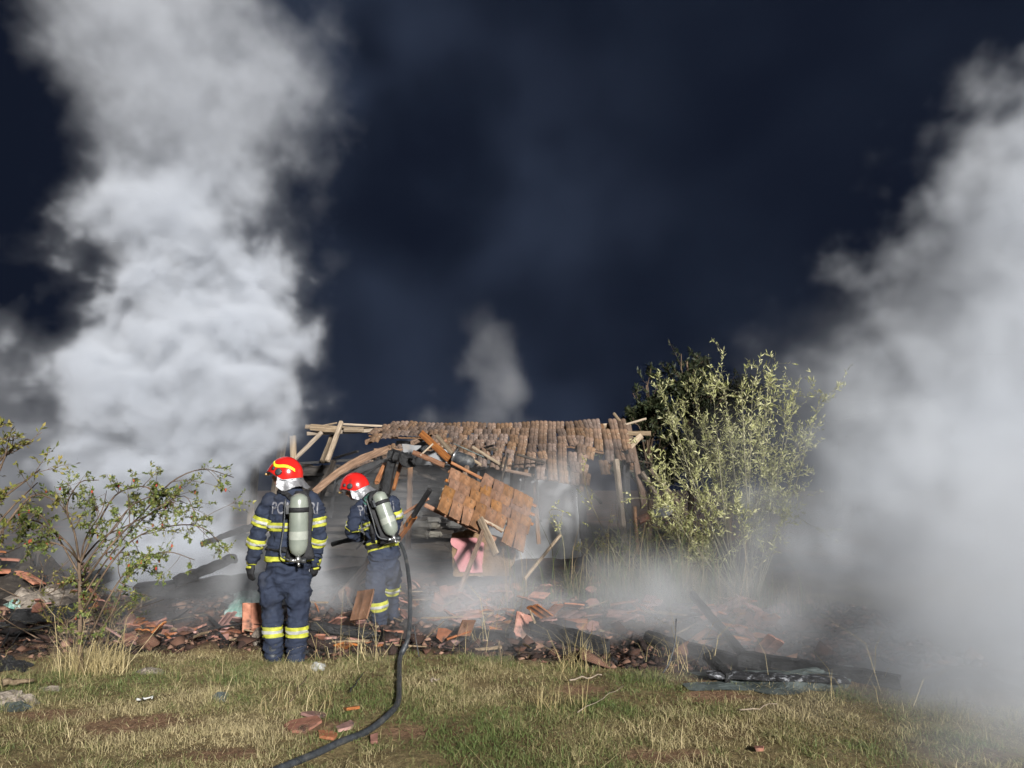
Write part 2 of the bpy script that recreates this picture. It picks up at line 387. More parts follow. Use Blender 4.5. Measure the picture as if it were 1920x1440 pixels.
def roof_pt(c, r):
    """c: column 0..1 along the ridge, r: row from the ridge"""
    px = 735 + c * 437
    A = at(px, interp(px, [735, 900, 1000, 1100, 1172], [797, 799, 797, 793, 790]), HY)
    dz = interp(px, [735, 850, 900, 980, 1080, 1110, 1172], [-.085, -.095, -.13, -.16, -.17, -.20, -.215])
    dx = interp(px, [735, 850, 980, 1100, 1172], [-.13, -.11, -.03, .0, .0])
    sag = -.05 * math.sin(c * 9) * r * .3 + .03 * math.sin(c * 23 + r)
    return A + Vector((dx * r, -.30 * r, dz * r + sag * .5 + .02))
for ci in range(27):
    c = (ci + .5) / 27; px = 735 + c * 437
    rows = interp(px, [735, 840, 870, 895, 975, 1000, 1075, 1086, 1090, 1172], [3.4, 3.6, 4.3, 5.4, 6.2, 6.4, 7.2, 7.2, 4, 4])
    nr = int(round(rows + random.uniform(-.35, .35)))
    if 1104 < px < 1126: nr = 5
    for r in range(nr):
        if random.random() < .035 and r > 1: continue
        if r == 0 and 1125 < px < 1138: continue
        A = roof_pt(c, r); Bp = roof_pt(c, r + 1); C1 = roof_pt(min(1, c + .02), r); C0 = roof_pt(max(0, c - .02), r)
        x = (C1 - C0).normalized(); y = (A - Bp); y = (y - x * y.dot(x)).normalized(); z = x.cross(y)
        Mx = Matrix((x, y, z)).transposed().to_4x4(); Mx.translation = A + z * (.03 + random.uniform(0, .012)) + Vector((random.uniform(-.008, .008), 0, 0))
        Mx = Mx @ Matrix.Rotation(R(random.gauss(0, 2.8)), 4, 'Z') @ Matrix.Rotation(R(4 + random.gauss(0, 2.6)), 4, 'X') @ Matrix.Rotation(R(random.gauss(0, 2.5)), 4, 'Y')
        place('tile', T_OLD, Mx, roof)
# tiles still hanging on the broken left slope
for k in range(16):
    t = k / 15; px = 742 - 85 * t + random.uniform(-6, 6); py = 838 + 34 * t ** 1.2 + random.uniform(-8, 6)
    A = at(px, py, 14.6 - .4 * t)
    Mx = Matrix.Translation(A) @ Matrix.Rotation(R(random.gauss(-25, 10)), 4, 'Y') @ Matrix.Rotation(R(random.uniform(-30, 30)), 4, 'Z') @ Matrix.Rotation(R(25), 4, 'X')
    place('tile', T_OLD, Mx, roof)
# battens and rafters under the tiles
for r in (1, 3, 5):
    c1 = 1.0 if r < 4 else .78
    c0 = .02 if r < 4 else .38
    ps = [roof_pt(c0 + (c1 - c0) * k / 8, r) - Vector((0, 0, .03)) for k in range(9)]
    world_obj('batten', *tube(ps, [.022] * 9, 6), M['brown_wood'], roof)
for c, r1 in ((.03, 3.5), (.2, 3.4), (.42, 5.4), (.6, 6.2), (.78, 7), (.9, 4), (.985, 4.1)):
    beam('rafter', roof_pt(c, 0) - Vector((0, 0, .10)), roof_pt(c, r1) - Vector((0, 0, .10)), .07, .09, 'brown_wood', roof)
def hb(name, p0, p1, y0, y1, wpx, mk, parent=house, dpx=None, **k):
    A = at(*p0, y0); B = at(*p1, y1); s = (y0 + y1) / 2 / F
    return beam(name, A, B, (dpx or wpx) * s, wpx * s, mk, parent, **k)
hb('ridge_beam', (572, 800), (742, 808), 15.2, 15.4, 8, 'wood')
hb('ridge_beam', (576, 813), (726, 806), 15.0, 15.2, 7, 'pale_wood')
hb('board', (582, 801), (640, 806), 14.9, 14.9, 12, 'wood', dpx=3)
hb('board', (645, 805), (682, 806), 14.9, 14.9, 9, 'wood', dpx=3)
hb('batten', (636, 795), (738, 800), 15.0, 15.3, 4, 'pale_wood')
hb('batten', (575, 804), (632, 793), 15.4, 15.4, 3, 'wood')
hb('rafter', (640, 792), (614, 864), 14.9, 14.2, 8, 'pale_wood')
hb('rafter', (628, 806), (604, 866), 15.3, 14.9, 12, 'wood', dpx=5)
hb('brace', (604, 810), (552, 862), 14.9, 14.8, 8, 'pale_wood')
hb('post', (549, 818), (558, 1010), 14.8, 14.8, 11, 'pale_wood')
hb('post', (533, 812), (503, 1000), 14.9, 14.6, 13, 'wood')
hb('tie_beam', (540, 870), (742, 858), 15.0, 15.2, 5, 'char')
hb('tie_beam', (560, 885), (700, 882), 16.0, 16.0, 7, 'log')
hb('post', (770, 862), (765, 1030), 14.6, 14.4, 10, 'brown_wood')
hb('post', (480, 870), (468, 1000), 14.6, 14.4, 12, 'wood')
hb('post', (1155, 862), (1176, 1060), 14.2, 14.0, 10, 'pale_wood')
hb('post', (1171, 845), (1182, 1045), 14.5, 14.5, 13, 'char')
hb('rafter', (1177, 797), (1208, 950), 15.4, 14.4, 11, 'brown_wood')
hb('tie_beam', (1168, 813), (1220, 813), 15.2, 15.2, 9, 'wood')
hb('brace', (1170, 848), (1203, 816), 15.0, 15.1, 11, 'pale_wood', dpx=4)
hb('batten', (1170, 797), (1211, 785), 15.3, 15.5, 4, 'pale_wood')
hb('batten', (1151, 775), (1166, 795), 15.5, 15.4, 5, 'wood')
hb('batten', (1128, 797), (1150, 796), 15.5, 15.5, 5, 'pale_wood')
hb('rafter', (1204, 886), (1246, 952), 14.6, 14.2, 7, 'wood')
hb('rafter', (1220, 880), (1290, 965), 15.0, 14.6, 7, 'wood')
hb('post', (1190, 950), (1196, 1040), 14.4, 14.4, 6, 'brown_wood')
hb('batten', (886, 838), (950, 878), 13.9, 13.6, 5, 'pale_wood')
hb('wall_plate', (930, 878), (1082, 908), 13.6, 13.5, 6, 'brown_wood')
hb('wall_plate', (1000, 868), (1010, 1020), 14.8, 14.8, 8, 'brown_wood')
hb('post', (905, 880), (912, 1040), 14.9, 14.9, 13, 'char')
hb('post', (1088, 880), (1094, 1010), 14.6, 14.6, 14, 'char')
rr = random.Random(77)
for k in range(16):
    a = rr.uniform(600, 1080); b0 = rr.uniform(850, 880); L_ = rr.uniform(40, 120); an = rr.gauss(1.5, .6)
    y0 = rr.uniform(13.2, 15.4)
    hb('rafter', (a, b0), (a + math.cos(an) * L_, b0 + math.sin(an) * L_), y0, y0 + rr.uniform(-.8, .5), rr.uniform(3, 8), rr.choice(('char', 'char', 'brown_wood', 'log')), jit=.12)
for k in range(9):
    a = rr.uniform(590, 1000); b0 = rr.uniform(838, 868)
    hb('batten', (a, b0), (a + rr.uniform(40, 110), b0 + rr.gauss(6, 14)), rr.uniform(14, 15.2), rr.uniform(13.8, 15.2), rr.uniform(2, 4.5), rr.choice(('char', 'brown_wood', 'wood')), jit=.12)
# walls
def slab(name, poly, Y, th, mk, parent, rag=0):
    """polygon in picture coordinates set up as an upright slab at distance Y"""
    pts = []
    for i in range(len(poly)):
        a, b = poly[i], poly[(i + 1) % len(poly)]
        n = max(1, int(rag and math.hypot(b[0] - a[0], b[1] - a[1]) / 6))
        for k in range(n):
            t = k / n
            pts.append(at(a[0] + (b[0] - a[0]) * t + random.uniform(-rag, rag), a[1] + (b[1] - a[1]) * t + random.uniform(-rag, rag), Y))
    n = len(pts); V = pts + [p + Vector((0, th, 0)) for p in pts]
    Fc = [tuple(range(n)), tuple(range(2 * n - 1, n - 1, -1))] + [(i, n + i, n + (i + 1) % n, (i + 1) % n) for i in range(n)]
    return world_obj(name, V, Fc, M[mk], parent)
slab('wall', [(895, 852), (1086, 858), (1090, 1060), (895, 1060)], 15.9, .3, 'white', house, 1)
slab('wall', [(742, 826), (880, 832), (884, 872), (742, 872)], 16.0, .25, 'white', house, 1)
wl = slab('wall', [(560, 872), (894, 872), (894, 1060), (560, 1060)], 16.3, .25, 'log', house, 2)
for k in range(11):
    y = 880 + k * 16
    hb('log', (600 + random.uniform(-60, 60), y + random.uniform(-6, 6)), (892 - random.uniform(0, 60), y + random.uniform(-6, 6)), 16.1 - random.uniform(0, .2), 16.1, random.uniform(8, 15), 'log', wl, jit=.2)
for k in range(26):
    p = at(random.uniform(680, 890), random.uniform(876, 1010), 15.92)
    r = random.uniform(.06, .16); v, f = round_tube([p - Vector((r, 0, 0)), p + Vector((r, 0, 0))], [r * .6, r * .55], 7)
    v = [q + Vector([random.uniform(-.02, .02) for _ in range(3)]) for q in v]
    world_obj('stone', v, f, M['stone'], wl)

# ------------------------------------------------------------------ the fallen piece of roof and the timbers round it
panel = empty('fallen_roof_panel', at(900, 1040, 11.6), 'fallen slab of orange clay tiles hanging tilted in front of the house', 'roof panel')
O = at(858, 868, 11.9)
EU = Vector((.136, .045, -.070)); EV = Vector((-.028, -.155, -.132))
x = EU.normalized(); y = (-EV); y = (y - x * y.dot(x)).normalized(); z = x.cross(y)
PM = Matrix((x, y, z)).transposed().to_4x4()
layout = [(0, range(3, 8)), (1, range(0, 8)), (2, range(0, 8)), (3, range(0, 8)), (4, range(0, 4)), (4, range(6, 8))]
for r, cols in layout:
    for c in cols:
        A = O + EU * (c * 1.12 + .25 * (r == 2)) + EV * r + z * (.03 + .006 * random.random())
        if r == 0: A += z * .03
        Mx = PM.copy(); Mx.translation = A
        Mx = Mx @ Matrix.Rotation(R(random.gauss(0, 5)), 4, 'Z') @ Matrix.Rotation(R(11 + random.gauss(0, 4)), 4, 'X') @ Matrix.Rotation(R(random.gauss(2, 2.5)), 4, 'Y')
        place('tile', T_ORA, Mx, panel)
for r in (.2, 1.2, 2.2, 3.2, 4.2):
    A = O + EV * r - EU * .6 - z * .02; B = O + EV * r + EU * (9.0 if r < 3 else 8.4) - z * .02
    beam('batten', A, B, .035, .045, 'orange_wood' if r < 3 else 'pale_wood', panel)
for c in (1.2, 4.0, 6.8):
    beam('rafter', O + EU * c - EV * .5 - z * .08, O + EU * c + EV * 4.7 - z * .08, .07, .09, 'brown_wood', panel)

def loose(name, p0, p1, y0, y1, wpx, mk, label, cat='timber', dpx=None, **k):
    A = at(*p0, y0); B = at(*p1, y1); s = (y0 + y1) / 2 / F
    return beam(name, A, B, (dpx or wpx) * s, wpx * s, mk, None, label=label, cat=cat, **k)
loose('fallen_beam', (797, 947), (930, 1012), 11.4, 11.3, 8, 'orange_wood', 'long clean yellow-brown beam slanting below the fallen tile slab')
loose('leaning_plank', (906, 996), (838, 1172), 11.2, 9.3, 15, 'brown_wood', 'wide dark plank leaning from the rubble up to the fallen tile slab', dpx=5)
loose('short_board', (900, 972), (930, 1040), 11.2, 11.0, 15, 'pale_wood', 'short pale board hanging under the lower corner of the tile slab', dpx=4)
loose('charred_strut', (806, 918), (764, 985), 11.8, 12.2, 8, 'char', 'charred black strut slanting right of the bent firefighter')
loose('broken_strut', (776, 968), (738, 1022), 12.1, 12.5, 11, 'orange_wood', 'split orange strut beside the bent firefighter, below the charred one')
loose('thin_lath', (803, 935), (758, 962), 12.2, 12.4, 5, 'orange_wood', 'thin orange lath beside the bent firefighter\'s shoulder')
loose('broken_plank', (789, 812), (850, 868), 12.6, 12.4, 13, 'orange_wood', 'broad orange plank crossing over the roof edge above the tile slab', dpx=4)
loose('broken_plank', (775, 848), (832, 872), 12.5, 12.2, 9, 'orange_wood', 'orange plank running into the top left corner of the tile slab', dpx=5)
loose('broken_plank', (818, 816), (848, 850), 12.9, 12.8, 8, 'wood', 'short grey plank end lying beside the broad orange plank', dpx=4)
loose('broken_plank', (838, 826), (812, 838), 12.9, 12.9, 6, 'orange_wood', 'small orange plank end sticking up from the roof edge')
loose('split_lath', (812, 832), (788, 854), 12.5, 12.4, 3, 'pale_wood', 'thin pale splinter between the two orange planks')
loose('charred_rafter', (735, 862), (722, 930), 13.2, 12.8, 15, 'char', 'thick charred rafter standing just above the bent firefighter\'s neck')
loose('split_rafter', (752, 866), (738, 918), 13.3, 13.0, 6, 'orange_wood', 'reddish split rafter close beside the thick charred one')
loose('split_rafter', (722, 870), (706, 905), 13.4, 13.1, 8, 'orange_wood', 'orange split board standing left of the thick charred rafter')
loose('curved_plank', (728, 842), (588, 924), 13.6, 12.6, 14, 'brown_wood', 'bowed brown plank sagging down between the two firefighters', dpx=4, bend=.10)
loose('curved_plank', (740, 862), (632, 905), 13.8, 13.2, 12, 'char', 'charred board drooping behind the bent firefighter\'s helmet', dpx=4, bend=.06)
loose('charred_block', (733, 850), (770, 866), 13.1, 12.9, 20, 'char', 'lump of charred timber joint where the broken rafters meet', jit=.2)
loose('charred_board', (770, 858), (800, 838), 13.0, 13.2, 9, 'char', 'charred board edge below the white plaster scrap', jit=.15)
loose('pale_lath', (872, 852), (902, 872), 12.3, 12.2, 5, 'pale_wood', 'pale lath poking out above the tile slab near the grey pot')
loose('pale_stick', (1050, 1004), (983, 1086), 10.6, 9.8, 5, 'pale_wood', 'long pale stick leaning upright in the smoky rubble', cat='stick')
loose('leaning_timber', (752, 985), (640, 1120), 11.6, 10.0, 20, 'brown_wood', 'smoke-veiled timber leaning between the two firefighters', dpx=8)
loose('timber_stub', (702, 1098), (668, 1122), 9.8, 9.4, 7, 'brown_wood', 'short timber stub left of the bent firefighter\'s knees')
loose('charred_pole', (475, 986), (380, 1020), 10.6, 10.0, 13, 'char', 'charred pole end pointing up left behind the standing firefighter', taper=.6, jit=.25, n=12)
loose('charred_pole', (442, 1046), (330, 1090), 10.2, 9.6, 15, 'char', 'charred pole half hidden in smoke left of the standing firefighter', taper=1.2, jit=.25, n=12)
# plaster pieces, pot and block
tag(slab('plaster_scrap', [(754, 832), (790, 836), (784, 846), (772, 852), (758, 862)], 13.4, .05, 'white', None, .6), 'ragged white plaster scrap hanging left of the orange planks', 'plaster')
tag(slab('plaster_scrap', [(800, 850), (822, 838), (845, 846), (838, 868), (808, 862)], 13.2, .05, 'white', None, .6), 'pale rounded plaster scrap between the orange planks', 'plaster')
tag(slab('plaster_scrap', [(958, 872), (985, 868), (1030, 890), (1000, 905), (968, 900)], 14.2, .05, 'white', None, .6), 'white plaster strip under the sagging eave', 'plaster')
pw = empty('pink_wall_stump', at(880, 1075, 11.9), 'broken stump of pink plastered clay wall below the tile slab', 'wall')
slab('daub', [(846, 1000), (880, 994), (920, 1004), (964, 1014), (968, 1040), (955, 1080), (850, 1080)], 11.86, .28, 'mud', pw, 1.5)
slab('plaster', [(845, 1009), (893, 1009), (908, 1018), (903, 1073), (862, 1073), (850, 1046), (858, 1030), (846, 1022)], 11.83, .025, 'pink', pw, 1)
slab('plaster', [(880, 1074), (898, 1034), (905, 1074)], 11.81, .02, 'pink', pw, .8)
slab('brick', [(936, 1012), (950, 1011), (950, 1024), (938, 1024)], 11.6, .12, 'tile_red', pw, .5)
slab('brick', [(952, 1018), (964, 1018), (967, 1040), (958, 1036)], 11.7, .12, 'tile_red', pw, .5)
pot = empty('sooty_pot', at(862, 868, 12.2), 'round dented sooty metal pot lying above the tile slab', 'pot')
pc = at(860, 860, 12.2)
world_obj('body', *round_tube([pc, pc + Vector((.14, -.02, -.06))], [.11, .12], 16), M['rubber'], pot, True)
world_obj('rim', *tube([pc + Vector((-.05, .006, .022)), pc + Vector((-.07, .01, .03))], [.118, .118], 16), M['steel'], pot, True)
tag(world_obj('roof_sheet', *merge([boxg(at(880, 845, 12.9), (.55, .30, .012), Matrix.Rotation(.42, 3, 'Y'))]), M['sheet'], None), 'small bent sheet lying over the pot under the roof edge', 'sheet')
blk = empty('wall_chunk', at(1225, 968, 13.2), 'chunk of wall, white on top and brick red at its end, by the willow', 'wall chunk')
beam('brick', at(1197, 976, 13.2), at(1221, 966, 13.2), .14, .12, 'tile_red', blk)
beam('plaster', at(1221, 966, 13.2), at(1258, 955, 13.2), .15, .15, 'white', blk, jit=.12)

# ------------------------------------------------------------------ charred timbers on the ground
def glog(name, g0, g1, z0, z1, w, h, mk, label, jit=.12, taper=1.0, n=11, cat='charred beam'):
    A = ground(*g0); B = ground(*g1)
    A.z = gzf(A.x, A.y) + z0; B.z = gzf(B.x, B.y) + z1
    return beam(name, A, B, w, h, mk, None, jit, taper, 0, n, label=label, cat=cat)
glog('charred_beam', (1392, 1262), (1690, 1300), .10, .07, .15, .14, 'char', 'thick blackened square beam lying at the right grass edge', n=15, jit=.07, taper=.75)
glog('charred_beam', (1215, 1226), (1402, 1262), .10, .07, .11, .10, 'char', 'smoking blackened beam left of the thick square one')
glog('charred_beam', (1300, 1180), (1402, 1258), .24, .10, .07, .07, 'char', 'blackened pole propped diagonally onto the thick square beam')
glog('charred_board', (1330, 1280), (1588, 1293), .06, .05, .16, .045, 'ashy_char', 'flat burnt board flecked with white ash before the thick beam', n=15)
glog('charred_stub', (1328, 1262), (1368, 1285), .14, .06, .08, .08, 'char', 'short charred stub on the metal sheet at the right')
glog('charred_log', (250, 1162), (500, 1146), .20, .22, .22, .20, 'char', 'long blackened log behind the rose bush', n=15)
glog('charred_log', (500, 1152), (690, 1134), .22, .24, .20, .18, 'char', 'blackened log running between the two firefighters', n=13)
glog('charred_log', (160, 1150), (290, 1105), .25, .35, .2, .18, 'char', 'blackened log leaning behind the rose bush trunk')
glog('charred_log', (300, 1125), (445, 1085), .25, .45, .2, .16, 'char', 'sooty log rising out of the smoke left of the standing firefighter')
glog('charred_log', (1000, 1215), (1140, 1236), .10, .08, .14, .13, 'char', 'burnt log lying right of the hose in the mist')
glog('charred_log', (840, 1200), (960, 1225), .08, .08, .10, .09, 'char', 'thin burnt log in the rubble right of the hose')
glog('charred_log', (590, 1208), (740, 1216), .07, .06, .10, .09, 'char', 'burnt log beside the leaning orange tile')
glog('charred_log', (20, 1190), (170, 1180), .12, .14, .16, .15, 'char', 'burnt log at the left edge behind the rose bush')
def crumple(name, px0, px1, py0, py1, h, mk, label, cat, n=16, seed=1):
    V = []; rr = random.Random(seed)
    for i in range(n):
        for j in range(n):
            u, v = i / (n - 1), j / (n - 1)
            a_ = math.atan2(v - .5, u - .5); k_ = (.72 + .5 * mnoise.noise(Vector((math.cos(a_) * 1.7 + seed, math.sin(a_) * 1.7, seed * .37)))) * (.6 + .4 * max(abs(math.cos(a_)), abs(math.sin(a_))))
            g = ground((px0 + px1) / 2 + (px1 - px0) * (u - .5) * k_ * 1.25 + rr.uniform(-2, 2), (py0 + py1) / 2 - (py1 - py0) * (v - .5) * k_ * 1.25)
            e = min(1, 4 * min(u, 1 - u)) * min(1, 4 * min(v, 1 - v))
            g.z = gzf(g.x, g.y) + .01 + e * (h * .5 + h * mnoise.noise(Vector((u * 5 + seed, v * 4, 0))) + h * .3 * rr.random())
            V.append(g)
    n2 = len(V); V += [p - Vector((0, 0, .006)) for p in V]
    Fc = [(i * n + j, (i + 1) * n + j, (i + 1) * n + j + 1, i * n + j + 1) for i in range(n - 1) for j in range(n - 1)]
    Fc += [tuple(n2 + q for q in reversed(f)) for f in Fc]
    return tag(world_obj(name, V, Fc, M[mk], None), label, cat)
crumple('metal_sheet', 1285, 1605, 1268, 1300, .014, 'sheet', 'flat grey-green metal sheet under the burnt board', 'sheet', n=22, seed=23)
crumple('plastic_sheet', 425, 500, 1128, 1180, .16, 'tarp', 'crumpled shiny green plastic sheet left of the standing firefighter', 'plastic sheet', seed=4)
crumple('plastic_scrap', 5, 45, 1152, 1168, .06, 'tarp', 'small green plastic scrap at the left edge', 'plastic sheet', n=9, seed=9)
crumple('charred_heap', -60, 150, 1078, 1150, .50, 'log', 'sooty heap of burnt rubbish carrying the orange tiles at the left edge', 'rubble heap', n=20, seed=31)
crumple('ash_heap', -30, 200, 1128, 1172, .14, 'ashstuff', 'pale heap of ash and lime at the left edge behind the rose bush', 'ash heap', seed=2)
crumple('ash_heap', 470, 500, 1196, 1222, .08, 'ashstuff', 'little pale ash heap at the standing firefighter\'s left boot', 'ash heap', n=9, seed=6)
crumple('scrap_litter', -10, 70, 1302, 1330, .05, 'ashstuff', 'flattened pale litter in the grass at the lower left edge', 'litter', seed=12)
crumple('scrap_litter', 75, 120, 1290, 1302, .02, 'ashstuff', 'torn pale litter in the grass right of the flattened litter', 'litter', n=9, seed=14)
crumple('scrap_litter', 0, 60, 1318, 1338, .03, 'sheet', 'grey-blue rag in the grass at the very left edge', 'litter', n=9, seed=19)
crumple('scrap_litter', 582, 608, 1250, 1264, .025, 'paper', 'crumpled white paper beside the standing firefighter\'s right boot', 'litter', n=8, seed=13)
crumple('scrap_litter', 400, 432, 1305, 1322, .035, 'sheet', 'small grey-blue scrap in the grass below the standing firefighter', 'litter', n=8, seed=15)
crumple('scrap_litter', 255, 305, 1258, 1270, .03, 'ashstuff', 'thin grey scrap in the grass right of the rose bush foot', 'litter', n=8, seed=16)
crumple('charred_scrap', 0, 62, 1236, 1256, .05, 'char', 'black burnt scrap in the grass at the left edge', 'litter', n=9, seed=17)

# ------------------------------------------------------------------ broken tiles in the rubble
def fragment(mk, s, seed):
    rr = random.Random(seed); n = rr.choice((4, 5, 5, 6)); th = .018
    ang = sorted((k + rr.uniform(-.3, .3)) * 2 * math.pi / n for k in range(n))
    P = [(math.cos(a) * s * rr.uniform(.6, 1), math.sin(a) * s * .75 * rr.uniform(.6, 1)) for a in ang]
    V = [(p[0], p[1], th) for p in P] + [(p[0], p[1], 0) for p in P]
    return raw_mesh('broken_tile', V, [tuple(range(n)), tuple(range(2 * n - 1, n - 1, -1))] + [(i, n + i, n + (i + 1) % n, (i + 1) % n) for i in range(n)], M[mk])
FR = [fragment('tile_red', random.uniform(.06, .15), k) for k in range(10)]
T_RED = tile_mesh('broken_tile', M['tile_red'], w=.19, l=.30, flute=.012, th=.018)
def scatter_tiles(n, rects, label, group, whole=.25, big=1.0, steep=28, name='broken_tile', meshes=None, lift=.06):
    for k in range(n):
        a = random.choice(rects); g = ground(random.uniform(a[0], a[1]), random.uniform(a[2], a[3]))
        g.z = gzf(g.x, g.y) + random.uniform(.0, lift)
        me = T_RED if random.random() < whole else random.choice(meshes or FR)
        Mx = Matrix.Translation(g) @ Matrix.Rotation(random.uniform(0, 6.28), 4, 'Z') @ Matrix.Rotation(R(random.gauss(0, steep)), 4, 'X') @ Matrix.Rotation(R(random.gauss(0, steep * .6)), 4, 'Y') @ Matrix.Scale(random.uniform(.75, 1.15) * big, 4)
        tag(place(name, me, Mx), label, 'tile', group)
scatter_tiles(46, [(215, 492, 1182, 1216)], 'broken red roof tile in the low strip between rose bush and standing firefighter', 'tiles between bush and firefighter', .2)
scatter_tiles(52, [(582, 758, 1158, 1228), (640, 760, 1130, 1180)], 'broken red roof tile in the rubble between standing firefighter and hose', 'tiles left of the hose', .25)
scatter_tiles(80, [(775, 1050, 1128, 1232), (830, 960, 1135, 1185), (1000, 1120, 1140, 1235)], 'broken red roof tile in the misty rubble right of the hose', 'tiles right of the hose', .4, lift=.14)
scatter_tiles(62, [(1325, 1460, 1158, 1240), (1340, 1430, 1160, 1215), (1180, 1235, 1160, 1185)], 'broken orange roof tile in the heap behind the thick charred beam', 'tiles behind the charred beam', .55, lift=.16)
scatter_tiles(9, [(-20, 62, 1092, 1140)], 'orange roof tile in the heap at the left edge', 'tiles at the left edge', 1, 1.5, 12, lift=.4)
scatter_tiles(22, [(60, 220, 1120, 1190)], 'sooty roof tile lying behind the rose bush', 'tiles behind the rose bush', .4, lift=.2)
def one_tile(px, py, rz, rx, ry, s, label, me=None, dz=.02):
    g = ground(px, py); g.z = gzf(g.x, g.y) + dz
    tag(place('broken_tile', me or T_RED, Matrix.Translation(g) @ Matrix.Rotation(R(rz), 4, 'Z') @ Matrix.Rotation(R(rx), 4, 'X') @ Matrix.Rotation(R(ry), 4, 'Y') @ Matrix.Scale(s, 4)), label, 'tile')
FO = tile_mesh('broken_tile', M['tile_orange'], w=.24, l=.30, flute=.004, th=.02)
one_tile(672, 1222, -18, -118, 22, 1.0, 'bright orange tile standing on edge at the grass border left of the hose', FO, .26)
one_tile(868, 1226, 40, -60, 10, .6, 'small orange tile stub at the grass border right of the hose', FO, .12)
FB = [fragment('tile_red', s, 50 + k) for k, s in enumerate((.16, .13, .12, .10, .08, .07, .06))]
for k, (px, py, lb) in enumerate(((566, 1372, 'largest flat red brick shard in the grass left of the hose bend'), (590, 1352, 'flat red shard just above the largest one in the grass'), (648, 1378, 'red brick shard nearest the hose bend'), (612, 1392, 'small red shard below the gap of green in the grass'), (660, 1345, 'red shard furthest right in the grass, touching the hose shadow'), (700, 1395, 'thin red shard in the grass just below the hose'), (1425, 1405, 'tiny lone red shard in the grass at the lower right'))):
    one_tile(px, py, k * 47, random.uniform(-14, 10), random.uniform(-10, 10), 1, lb, FB[k])
# fine rubble: small chips, charcoal and brick crumbs
nC = 9000
cx = rng.uniform(-6.2, 4.2, nC); cy = 7.0 + 4.8 * rng.rand(nC) ** 1.5
keep = burn_unlit_of(cx, cy) > .35; cx = cx[keep]; cy = cy[keep]; nC = len(cx)
cz = gz(cx, cy); s = rng.gamma(2.0, .014, nC) + .008
D = rng.normal(size=(nC, 6, 3)).astype(np.float32) * .25 + np.array([(1, 0, 0), (-1, 0, 0), (0, .8, 0), (0, -.8, 0), (0, 0, .45), (0, 0, -.45)], np.float32)
th = rng.uniform(0, 6.28, nC); c_, s_ = np.cos(th)[:, None], np.sin(th)[:, None]
D = np.stack([D[..., 0] * c_ - D[..., 1] * s_, D[..., 0] * s_ + D[..., 1] * c_, D[..., 2]], -1)
V = (np.stack([cx, cy, cz + s * .3], -1)[:, None, :] + D * s[:, None, None]).reshape(-1, 3)
oct_ = np.array([(0, 2, 4), (2, 1, 4), (1, 3, 4), (3, 0, 4), (2, 0, 5), (1, 2, 5), (3, 1, 5), (0, 3, 5)])
Q = (np.arange(nC)[:, None, None] * 6 + oct_).reshape(-1, 3)
M['chips'] = leaf_mat('rubble_chips', (.012, .010, .010), (.085, .042, .028), (.28, .17, .12), 0, .95)
me = np_mesh('rubble', V, Q, M['chips'], np.repeat(np.clip(rng.beta(.8, 1.9, nC), 0, 1), 8), tri=True)
tag(link(bpy.data.objects.new('rubble', me)), 'fine charcoal and brick crumbs strewn over the burnt ground', 'rubble', kind='stuff')

rr = random.Random(99); parts = []
for k in range(170):
    x_ = rr.uniform(-5.5, 3.8); y_ = 7.3 + 4.2 * rr.random() ** 1.4
    if burn_unlit_of(np.array([x_]), np.array([y_]))[0] < .5: continue
    p0 = Vector((x_, y_, gzf(x_, y_) + rr.uniform(.02, .10))); a = rr.uniform(0, 6.28); L_ = rr.gamma if 0 else rr.uniform(.10, .55)
    p1 = p0 + Vector((math.cos(a) * L_, math.sin(a) * L_, rr.gauss(.02, .09))); w = rr.uniform(.006, .022)
    parts.append(tube([p0, p0.lerp(p1, .5) + Vector((0, 0, rr.uniform(-.01, .01))), p1], [(w, w * .5), (w * rr.uniform(.8, 1.1), w * .5), (w * rr.uniform(.2, .8), w * .3)], 5))
tag(world_obj('splinters', *merge(parts[::2]), M['char'], None), 'charred splinters and lath ends strewn through the rubble', 'splinters', kind='stuff')
tag(world_obj('lath_scraps', *merge(parts[1::2]), M['wood'], None), 'unburnt lath scraps strewn through the rubble', 'splinters', kind='stuff')
# ------------------------------------------------------------------ grass
def blades(n, xs, ys, hgt, wid, lean, seed, tone_bias=0.0, mask=None, curve=.5):
    r = np.random.RandomState(seed)
    bx = r.uniform(xs[0], xs[1], n); by = r.uniform(ys[0], ys[1], n)
    k = mask(bx, by, r) if mask is not None else np.ones(n, bool)
    bx, by = bx[k], by[k]; n = len(bx); bz = gz(bx, by) - .01
    p = np.stack([bx, by, bx * 0], -1)
    patch = fbm(p * 1.3, 4, .65, 31); clump = fbm(p * 6, 2, .5, 33)
    h = hgt * (0.2 + 1.4 * clump) * r.gamma(5, .2, n)
    a = r.uniform(0, 6.28, n); ln = np.abs(r.normal(0, lean, n)); dx, dy = np.cos(a) * ln, np.sin(a) * ln
    fx = r.uniform(0, 6.28, n); wx, wy = np.cos(fx) * wid * .5, np.sin(fx) * wid * .5
    P0 = np.stack([bx, by, bz], -1); D1 = np.stack([dx * h * .4, dy * h * .4, h * .55], -1); D2 = np.stack([dx * h * (1 + curve), dy * h * (1 + curve), h * (1 - .25 * np.minimum(ln, 1.5))], -1)
    Wv = np.stack([wx, wy, wx * 0], -1)
    V = np.stack([P0 - Wv, P0 + Wv, P0 + D1 + Wv * .75, P0 + D1 - Wv * .75, P0 + D2 + Wv * .12, P0 + D2 - Wv * .12], 1).reshape(-1, 3)
    Q = (np.arange(n)[:, None, None] * 6 + np.array([(0, 1, 2, 3), (3, 2, 4, 5)])).reshape(-1, 4)
    tone = np.clip((patch - .5) * 3.2 + .5 + r.normal(0, .30, n) + tone_bias, 0, 1)
    return V, Q, np.repeat(tone, 2)
